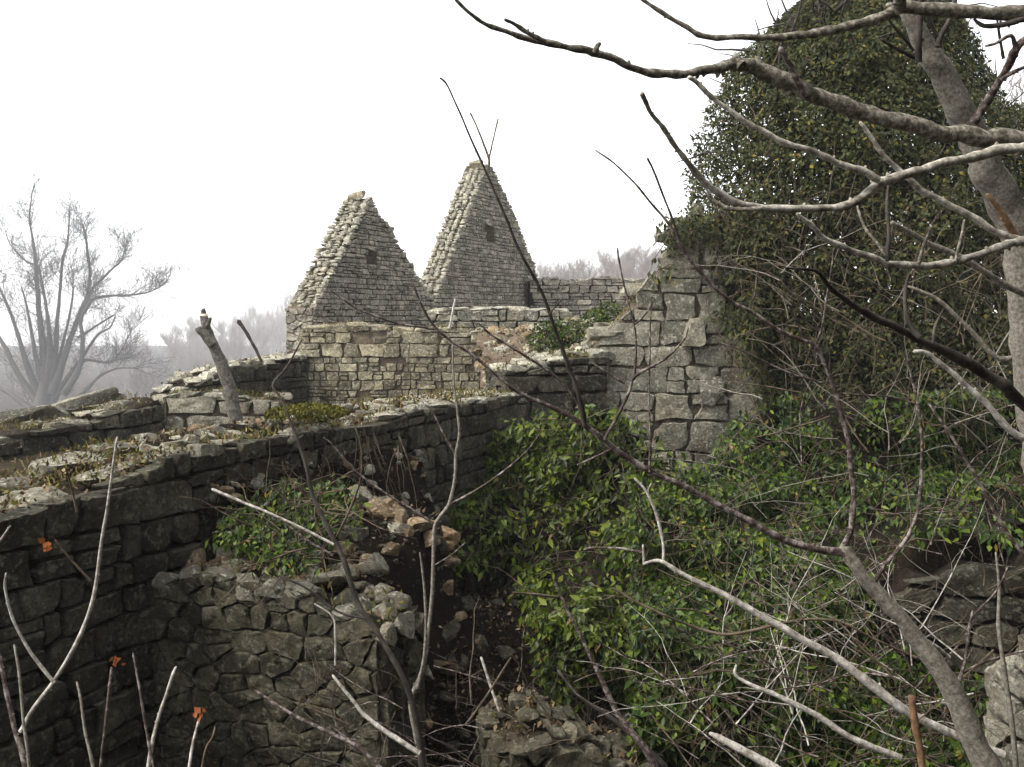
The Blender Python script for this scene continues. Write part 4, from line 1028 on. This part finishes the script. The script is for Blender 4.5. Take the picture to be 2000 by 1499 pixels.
t5 = thing('pale_sapling', 'thin pale forked sapling standing in front of the dark wall in the middle', 'sapling', P(830, 1540, 4.4))
L5 = lambda tr, a, b, m=BARK_RED, **k: limb(t5, m, [(x, y, w * 0.8) for x, y, w in tr], a, b, sides=7, spurs=0.12, **k)
L5([(840, 1540, 18), (815, 1440, 16), (803, 1370, 12), (825, 1312, 11), (836, 1240, 10), (845, 1150, 9), (848, 1040, 9), (858, 1012, 9), (877, 985, 9), (889, 930, 8), (890, 890, 8), (897, 850, 7), (893, 800, 6), (886, 740, 5), (884, 670, 4)], 4.4, 4.4, BARK_GREY, name='trunk')
L5([(846, 1022, 7), (800, 992, 6), (770, 975, 6), (700, 925, 5), (650, 870, 4), (632, 855, 3)], 4.4, 4.4)
L5([(878, 986, 7), (930, 958, 5), (985, 920, 5), (1030, 880, 4), (1058, 842, 3)], 4.4, 4.3)
L5([(891, 892, 6), (865, 845, 5), (845, 805, 5), (830, 790, 4)], 4.4, 4.4)
L5([(815, 1345, 9), (829, 1280, 8), (832, 1200, 7), (826, 1120, 6), (820, 1080, 4)], 4.35, 4.3, BARK_GREY)
L5([(848, 1105, 4), (880, 1085, 3), (910, 1060, 3)], 4.4, 4.4)
t6 = thing('dark_sapling', 'dark thin stem crossing the cross wall and brown rubble, left of the pale sapling', 'sapling', P(830, 1560, 4.3))
L6 = lambda tr, a, b, m=BARK_DARK, **k: limb(t6, m, [(x, y, w * 0.8) for x, y, w in tr], a, b, sides=7, spurs=0.12, **k)
L6([(835, 1560, 22), (815, 1420, 18), (790, 1330, 14), (740, 1240, 13), (700, 1180, 13), (670, 1090, 13), (640, 1030, 12), (610, 965, 10), (595, 900, 9), (570, 830, 7), (550, 780, 6), (533, 752, 6), (560, 718, 5), (590, 663, 4)], 4.3, 4.5, name='trunk')
L6([(655, 1055, 6), (690, 980, 5), (705, 930, 5), (705, 870, 4), (685, 815, 4)], 4.4, 4.4, TWIG)
L6([(650, 1085, 7), (595, 1052, 6), (545, 1012, 4)], 4.4, 4.4, BARK_RED)
L6([(720, 1210, 6), (660, 1195, 5), (600, 1150, 5), (545, 1125, 4)], 4.35, 4.3)
L6([(655, 1300, 5), (655, 1240, 6), (650, 1205, 5), (615, 1180, 4)], 4.3, 4.3, DEADWOOD)
for lab, mat, tr, d in (
    ('low reddish branch running across the cross wall near the bottom', BARK_RED, [(760, 1520, 10), (700, 1460, 9), (640, 1430, 8), (560, 1390, 7), (500, 1350, 5)], 3.9),
    ('pale dead branch lying at the foot of the cross wall near the bottom', DEADWOOD, [(820, 1472, 11), (770, 1440, 10), (720, 1405, 8), (690, 1370, 7), (650, 1320, 5)], 4.1),
    ('short pale twig against the dark long wall left of the middle', DEADWOOD, [(652, 1064, 5), (590, 1032, 5), (520, 1000, 5), (470, 980, 6), (415, 956, 6)], 4.38),
    ('slim grey stem slanting down the hanging ivy', BARK_RED, [(1290, 1520, 16), (1260, 1462, 14), (1215, 1410, 12), (1185, 1350, 10), (1150, 1275, 8), (1110, 1195, 6), (1085, 1140, 4)], 4.2),
    ('dark stem lying along the foot of the hanging ivy', BARK_DARK, [(1300, 1500, 14), (1250, 1450, 12), (1190, 1400, 9), (1130, 1360, 7), (1090, 1310, 5)], 4.4),
    ('long thin arching bramble over the ivy bank', TWIG, [(1790, 1285, 5), (1700, 1245, 5), (1640, 1215, 5), (1560, 1212, 6), (1450, 1236, 6), (1400, 1238, 6), (1330, 1215, 5), (1250, 1180, 5), (1195, 1148, 4)], 3.7),
    ('pair of brown twigs sticking out over the hanging ivy', BARK_RED, [(1255, 1080, 6), (1215, 1072, 5), (1160, 1070, 4), (1140, 1074, 3)], 4.0),
    ('upright pale twig standing in the dark floor right of the pale sapling', DEADWOOD, [(975, 1390, 5), (960, 1345, 6), (940, 1285, 5)], 4.6),
    ('crossing brown twig standing in the dark floor right of the pale sapling', TWIG, [(915, 1410, 5), (950, 1360, 5), (998, 1285, 4)], 4.5),
    ('reddish twig across the right part of the ivy bank', BARK_RED, [(2020, 1110, 8), (1960, 1030, 8), (1900, 920, 7), (1850, 840, 6), (1815, 790, 4)], 3.3),
    ('grey stem rising at the lower right edge', BARK_GREY, [(1990, 1540, 12), (1975, 1400, 10), (1960, 1300, 9), (1950, 1220, 8), (1952, 1150, 6), (1945, 1080, 4)], 3.2),
    ('thin branch crossing the rubble below the terrace wall', TWIG, [(1000, 1158, 4), (1050, 1162, 5), (1095, 1168, 5)], 4.2)):
    o = thing('twig', lab, 'twig', P(tr[0][0], tr[0][1], d)); limb(o, mat, tr, d, d * 1.02, sides=6, spurs=0.15)

hr = thing('hanging_roots', 'dry roots and vines dangling down the face of the long wall beside the moss', 'roots', P(700, 840, 8.6))
mb = MB()
for _ in range(26):
    wander(mb, P(R.uniform(560, 780), R.uniform(835, 880), 8.35 + R.uniform(-0.1, 0.25)), Vector((R.gauss(0.1, 0.3), R.gauss(-0.2, 0.15), -1)), R.uniform(0.3, 1.0), R.uniform(0.004, 0.009), 8, 0.12, 0.35, 4)
mb.build('root', TWIG, hr)
# saplings and shoots at the lower left
def orange_leaf(parent, px, py, d, s=0.024):
    pts = [P(px + R.uniform(-9, 9), py + R.uniform(-7, 7), d) for _ in range(7)]
    leaf_cloud('dead_leaf', pts, [(R.gauss(0, 0.5), -1, 0.3) for _ in range(7)], s, ORANGE, parent, droop=0.1, wid=0.8, spread=0.9)
t7 = thing('white_barked_sapling', 'pale curving forked sapling in front of the dark wall at lower left', 'sapling', P(40, 1430, 3.2))
L7 = lambda tr, a, b, m=DEADWOOD, **k: limb(t7, m, [(x, y, w * 0.8) for x, y, w in tr], a, b, sides=7, spurs=0.12, **k)
L7([(40, 1430, 11), (62, 1390, 11), (105, 1332, 10), (150, 1255, 10), (182, 1170, 9), (195, 1080, 8), (210, 985, 7), (222, 900, 6), (229, 855, 6)], 3.2, 3.3, name='trunk')
L7([(106, 1334, 9), (60, 1275, 8), (25, 1210, 7), (10, 1150, 6), (12, 1120, 5)], 3.2, 3.2)
L7([(177, 1135, 6), (140, 1095, 5), (108, 1055, 5)], 3.22, 3.2, TWIG)
L7([(150, 1000, 5), (138, 945, 5), (128, 915, 4)], 3.25, 3.2, TWIG)
orange_leaf(t7, 92, 1066, 3.2)
L7([(-10, 1070, 6), (5, 1050, 6), (20, 1028, 5)], 3.2, 3.2)
for i, (lab, mat, tr, leafat) in enumerate((
    ('grey stem at the lower left corner, leaning left', BARK_RED, [(55, 1560, 15), (48, 1490, 14), (28, 1420, 12), (8, 1330, 10), (-10, 1240, 8)], None),
    ('thin grey stem at the lower left corner, upright', BARK_GREY, [(60, 1560, 9), (55, 1480, 8), (45, 1400, 7), (38, 1320, 7), (28, 1260, 5)], None),
    ('thin shoot left of the one tipped with the largest orange leaf', BARK_GREY, [(190, 1560, 8), (180, 1490, 8), (166, 1430, 7), (158, 1370, 6), (150, 1333, 5)], None),
    ('red shoot tipped with the largest orange dead leaf, lower left', BARK_RED, [(188, 1560, 8), (198, 1480, 7), (208, 1400, 8), (214, 1340, 8), (218, 1305, 6)], (228, 1294)),
    ('dark shoot leaning left between the orange leaf and the white shoot', BARK_RED, [(300, 1500, 6), (291, 1455, 7), (278, 1380, 6), (268, 1320, 6), (260, 1277, 5)], None),
    ('white shoot leaning right, lower left', DEADWOOD, [(280, 1570, 11), (290, 1497, 10), (302, 1430, 9), (322, 1365, 8), (337, 1320, 7), (344, 1303, 5)], None),
    ('thin shoot tipped with a small round orange leaf', DEADWOOD, [(360, 1570, 8), (370, 1495, 8), (380, 1440, 7), (389, 1405, 6)], (387, 1394)),
    ('thinnest shoot right of the one with the small orange leaf', TWIG, [(385, 1560, 5), (400, 1470, 5), (415, 1440, 4), (420, 1420, 4)], None))):
    o = thing('shoot', lab, 'shoot', P(tr[0][0], tr[0][1], 3.0)); limb(o, mat, [(x, y, w * 0.8) for x, y, w in tr], 3.0, 3.1, 'stem', sides=7, spurs=0.2)
    if leafat: orange_leaf(o, leafat[0], leafat[1], 3.1)

# bramble tangle at the lower right and the middle floor
def tangle(name, label, box, n, d, mats, L, seed):
    root = thing(name, label, 'bramble', P((box[0] + box[2]) / 2, box[3], d))
    for m in mats:
        mb = MB()
        for _ in range(n // len(mats)):
            p = P(R.uniform(box[0], box[2]), R.uniform(box[1], box[3]), d + R.uniform(-0.5, 0.9))
            a = R.choice((2.5, 2.6, 2.75, 1.7, 1.3, 0.4)) + R.gauss(0, 0.25)
            q = wander(mb, p, Vector((math.cos(a), R.gauss(0, 0.3), math.sin(a))), R.uniform(0.4, 1.0) * L, R.uniform(0.0022, 0.0055), 8, 0.05, 0.28, 4)
            for _ in range(2):
                j = R.randrange(2, 7); wander(mb, q[j], Vector((R.gauss(0, 1), R.gauss(0, 0.5), R.gauss(0.3, 0.8))), L * R.uniform(0.1, 0.3), 0.002, 4, 0, 0.3)
        mb.build('bare_stems', m, root, kind='stuff')
tangle('bramble_tangle', 'tangle of bare brown bramble stems in the lower right corner', (1340, 1250, 1960, 1560), 90, 3.9, [TWIG, BARK_RED, DEADWOOD], 0.8, 1)
tangle('dry_twig_thicket', 'dry twigs on the dark floor at the bottom centre', (600, 1330, 1130, 1560), 54, 4.9, [TWIG, BARK_DARK, BARK_RED], 0.6, 2)
tangle('right_bank_twigs', 'fine pale and brown bare twigs standing in the ivy bank at the right', (1400, 800, 2000, 1300), 72, 5.8, [TWIG, BARK_RED, BARK_GREY], 0.9, 5)
tangle('upper_twig_thicket', 'bare brown twigs against the ivy at the middle right', (1480, 520, 1980, 860), 54, 5.2, [TWIG, BARK_GREY], 0.8, 3)

# sawn trunk and the sticks beside it
t8 = thing('sawn_trunk', 'sawn off forked grey trunk standing behind the long wall at left', 'tree stump', P(460, 840, 11.2))
K8 = lambda q: [(x, y, w * 0.82) for x, y, w in q]
trk = limb(t8, BARK_STUMP, K8([(470, 850, 36), (458, 815, 34), (450, 775, 32), (440, 735, 30), (428, 700, 28), (412, 665, 24), (402, 635, 20), (398, 618, 19)]), 11.2, 11.2, 'trunk', sides=12, knob=0.06, flat=True)
limb(t8, BARK_STUMP, [(415, 672, 22), (400, 655, 17), (386, 640, 12)], 11.15, 11.1, 'branch', sides=9, knob=0.06, flat=True)
limb(t8, BARK_STUMP, [(404, 640, 9), (408, 630, 8), (411, 622, 6)], 11.15, 11.1, 'branch', sides=7)
limb(trk, CUTWOOD, [(398, 619, 16.4), (398, 615, 15.5)], 11.2, 11.2, 'cut_face', sides=12, knob=0, flat=True)
limb(t8, BARK_DARK, [(398, 613, 11), (398, 606, 9)], 11.2, 11.2, 'stub', sides=7, knob=0)
for lab, tr, d in (('dark stick with knobbed end leaning left above the side wall', [(512, 708, 6), (495, 675, 6), (478, 645, 7), (466, 628, 9)], 14.0),
                   ('pale stick standing on the terrace wall between the gables', [(878, 642, 6), (884, 610, 5), (889, 585, 4)], 17.0)):
    o = thing('stick', lab, 'stick', P(tr[0][0], tr[0][1], d)); limb(o, BARK_DARK if d < 15 else DEADWOOD, tr, d, d, 'stem', sides=6)
o = thing('gable_twig', 'small forked twig sprouting from the top of the taller gable', 'twig', P(953, 330, 25.6))
limb(o, TWIG, [(953, 332, 6), (955, 312, 5), (942, 275, 4), (930, 245, 3), (919, 222, 4)], 25.6, 25.6, sides=5); limb(o, TWIG, [(955, 312, 4), (964, 270, 3), (973, 232, 3)], 25.6, 25.6, sides=5)

# ------------------------------------------------------------------ bare trees in the haze
def grow(mb, p, d, L, r, lev, spread=0.55, up=0.18, minr=0.008, seg=4):
    pts = [p]; rad = [r]
    for i in range(seg):
        d = (d + Vector((R.gauss(0, 0.17), R.gauss(0, 0.17), R.gauss(up * 0.3, 0.1)))).normalized()
        pts.append(pts[-1] + d * (L / seg)); rad.append(r * (1 - 0.45 * (i + 1) / seg))
    tube(mb, pts, rad, 6 if lev > 3 else (4 if lev > 1 else 3))
    if lev <= 0: return
    for i in range(1, seg + 1):
        for _ in range(2 if i == seg or lev <= 2 else 1):
            if R.random() < 0.1: continue
            a = R.uniform(0, 6.28); s = d.orthogonal().normalized(); s = Matrix.Rotation(a, 3, d) @ s
            nd = (d * (1 - spread * 0.5) + s * spread * R.uniform(0.6, 1.3) + Vector((0, 0, up))).normalized()
            grow(mb, pts[i], nd, L * R.uniform(0.55, 0.78), max(minr, rad[i] * 0.6), lev - 1, spread, up, minr, 3 if lev < 3 else seg)
TD = 200.0
bt = thing('large_bare_tree', 'large bare many stemmed tree at the far left in the haze', 'tree', P(75, 830, TD))
tw = MB()
LIMBS = [[(x, y, max(2.0, w * 0.62 - 1.5)) for x, y, w in tr] for tr in [
    [(80, 860, 62), (82, 800, 60), (88, 750, 44), (86, 690, 30), (80, 640, 20), (74, 580, 17), (70, 520, 15), (66, 480, 11), (58, 430, 8), (60, 395, 6)],
    [(88, 760, 30), (98, 690, 20), (95, 640, 14), (90, 600, 12), (82, 555, 12), (76, 520, 8)],
    [(95, 760, 30), (108, 690, 20), (112, 625, 14), (118, 560, 12), (122, 510, 12), (132, 470, 9), (136, 410, 6)],
    [(100, 770, 34), (125, 700, 22), (140, 655, 18), (158, 610, 18), (172, 575, 14), (176, 540, 11), (172, 500, 11), (167, 460, 9), (163, 440, 6)],
    [(165, 600, 14), (180, 565, 10), (200, 545, 10), (220, 525, 9), (238, 508, 7), (246, 480, 5)],
    [(165, 612, 12), (182, 585, 12), (215, 578, 10), (250, 577, 9), (285, 572, 7), (310, 562, 5), (328, 548, 3)],
    [(125, 770, 26), (155, 720, 20), (162, 665, 16), (158, 625, 14), (175, 590, 12)],
    [(160, 700, 12), (190, 655, 10), (215, 640, 8), (225, 618, 6)],
    [(150, 660, 9), (180, 642, 9), (215, 620, 8), (224, 615, 4)],
    [(80, 780, 32), (55, 720, 24), (40, 670, 16), (20, 610, 12), (0, 565, 10), (-20, 520, 7)],
    [(75, 790, 30), (35, 730, 20), (10, 680, 16), (-20, 630, 12), (-50, 570, 8)],
    [(90, 770, 24), (70, 700, 16), (60, 640, 12), (50, 590, 9), (42, 560, 6)],
    [(100, 790, 24), (130, 740, 16), (160, 705, 11), (200, 708, 10), (222, 705, 7), (245, 670, 5), (258, 640, 3)],
    [(110, 800, 22), (160, 770, 14), (195, 735, 11), (230, 720, 8), (270, 720, 4)],
    [(100, 750, 16), (118, 690, 12), (135, 620, 10), (142, 580, 8), (144, 560, 6)],
    [(72, 520, 10), (50, 510, 8), (30, 490, 7), (18, 475, 6), (10, 450, 4)],
    [(60, 800, 26), (20, 770, 16), (-30, 740, 12), (-70, 700, 8)]]]
for k, tr in enumerate(LIMBS):
    dj = TD + R.uniform(-5, 5) * (k > 0)
    limb(bt, BARK_OLD, tr, TD, dj, 'trunk' if k == 0 else 'branch', sides=7, knob=0.1, spurs=0)
    n = len(tr)
    for i in range(2 if k == 0 else 1, n):
        for _ in range(6 if i > 3 else 2):
            t = R.random(); a, b = tr[i - 1], tr[i]
            p = P(a[0] + (b[0] - a[0]) * t, a[1] + (b[1] - a[1]) * t, TD + (dj - TD) * (i / n))
            dr = P(b[0], b[1], TD) - P(a[0], a[1], TD)
            nd = (dr.normalized() + Vector((R.gauss(0, 0.6), R.gauss(0, 0.5), R.gauss(0.15, 0.4)))).normalized()
            grow(tw, p, nd, R.uniform(2.4, 5.6), 0.06, 2, 0.62, 0.12, 0.03)
tw.build('twigs', BARK_OLD, bt, kind='stuff')

protos = []
for i in range(5):
    mb = MB(); tr = MB()
    bush = i in (1, 3)
    for s in range(6 if bush else 2):
        d = Vector((R.gauss(0, 0.35 if bush else 0.12), R.gauss(0, 0.35 if bush else 0.12), 1)).normalized()
        base = Vector((R.gauss(0, 0.3), R.gauss(0, 0.3), 0))
        q = wander(tr, base, d, 1.6, 0.09, 5, -0.05, 0.12, 6)
        grow(mb, q[-1], (q[-1] - q[-2]).normalized(), 1.3, 0.04, 4 if not bush else 3, 0.55, 0.26, 0.005)
        for j in (2, 3, 4): grow(mb, q[j], (d + Vector((R.gauss(0, 0.7), R.gauss(0, 0.7), 0.3))).normalized(), 1.1, 0.026, 2 if bush else 3, 0.55, 0.24, 0.005)
    hgt = max(v.z for v in mb.v)
    protos.append((tr.mesh('trunk', BARK_FAR), mb.mesh('crown', BARK_FAR), hgt))
def far_tree(px, ytop, Y, label, grp):
    tr, cr, h = R.choice(protos)
    x = (px - 1000) / F * Y; zb = gz(x, Y) - 0.1; zt = P(px, ytop, Y).z; s = max(0.5, (zt - zb) / h)
    o = thing('bare_tree', label, 'tree', (x, Y, zb), grp)
    o.rotation_euler.z = R.uniform(0, 6.28); w = max(s, 0.9) * R.uniform(0.9, 1.25); o.scale = (w, w, s)
    new_obj('trunk', tr, o); c = new_obj('crown', cr, o)
def skyline(px, t):
    for (a, ya), (b, yb) in zip(t, t[1:]):
        if px <= b: return ya + (yb - ya) * (px - a) / (b - a)
    return t[-1][1]
TL = [(-150, 650), (0, 675), (120, 665), (230, 650), (300, 640), (370, 615), (440, 610), (500, 590), (560, 562), (620, 550)]
for i in range(54):
    px = -140 + 740 * (i + R.random()) / 54; Y = R.uniform(380, 700)
    far_tree(px, skyline(px, TL) + R.uniform(-6, 50), Y, 'bare grey tree fading into the haze beyond the walls on the left', 'hazy bare trees on the left')
for i in range(26):
    px = -140 + 620 * (i + R.random()) / 26; Y = R.uniform(230, 360)
    far_tree(px, skyline(px, TL) + 30 + R.uniform(0, 60), Y, 'brownish bare scrub tree in the haze just behind the low walls on the left', 'hazy scrub behind the low walls')
TR = [(780, 500), (850, 500), (1040, 495), (1100, 500), (1160, 498), (1200, 470), (1250, 465), (1330, 470), (1420, 500)]
for i in range(30):
    px = 1045 + 330 * (i + R.random()) / 30; Y = R.uniform(200, 320)
    far_tree(px, skyline(px, TR) + R.uniform(-8, 30), Y, 'bare grey tree fading into the haze beyond the far courtyard wall', 'hazy bare trees behind the courtyard wall')
far_tree(822, 490, 330, 'single faint bare tree in the gap between the two gables', None)
for px, yt in ((1900, 130), (1960, 90), (2020, 110)):
    far_tree(px, yt, 42, 'bare tree fading in the sky at the upper right edge', 'bare trees at the upper right edge')

# ------------------------------------------------------------------ haze
hz = MB(); X0, X1, Y0_, Y1_, Z0, Z1 = -820, 820, -50, 820, -34.0, 27.0
hz.v = [Vector(v) for v in ((X0, Y0_, Z0), (X1, Y0_, Z0), (X1, Y1_, Z0), (X0, Y1_, Z0), (X0, Y0_, Z1), (X1, Y0_, Z1), (X1, Y1_, Z1), (X0, Y1_, Z1))]
hz.f = [[3, 2, 1, 0], [4, 5, 6, 7], [0, 1, 5, 4], [1, 2, 6, 5], [2, 3, 7, 6], [3, 0, 4, 7]]
hm = bpy.data.materials.new('haze'); hm.use_nodes = True; t = hm.node_tree; t.nodes.clear()
pv = t.nodes.new('ShaderNodeVolumePrincipled'); pv.inputs['Color'].default_value = (0.94, 0.96, 1.0, 1); pv.inputs['Density'].default_value = 0.0008
t.links.new(pv.outputs[0], t.nodes.new('ShaderNodeOutputMaterial').inputs['Volume'])
hz.build('haze', hm, smooth=False, kind='stuff')
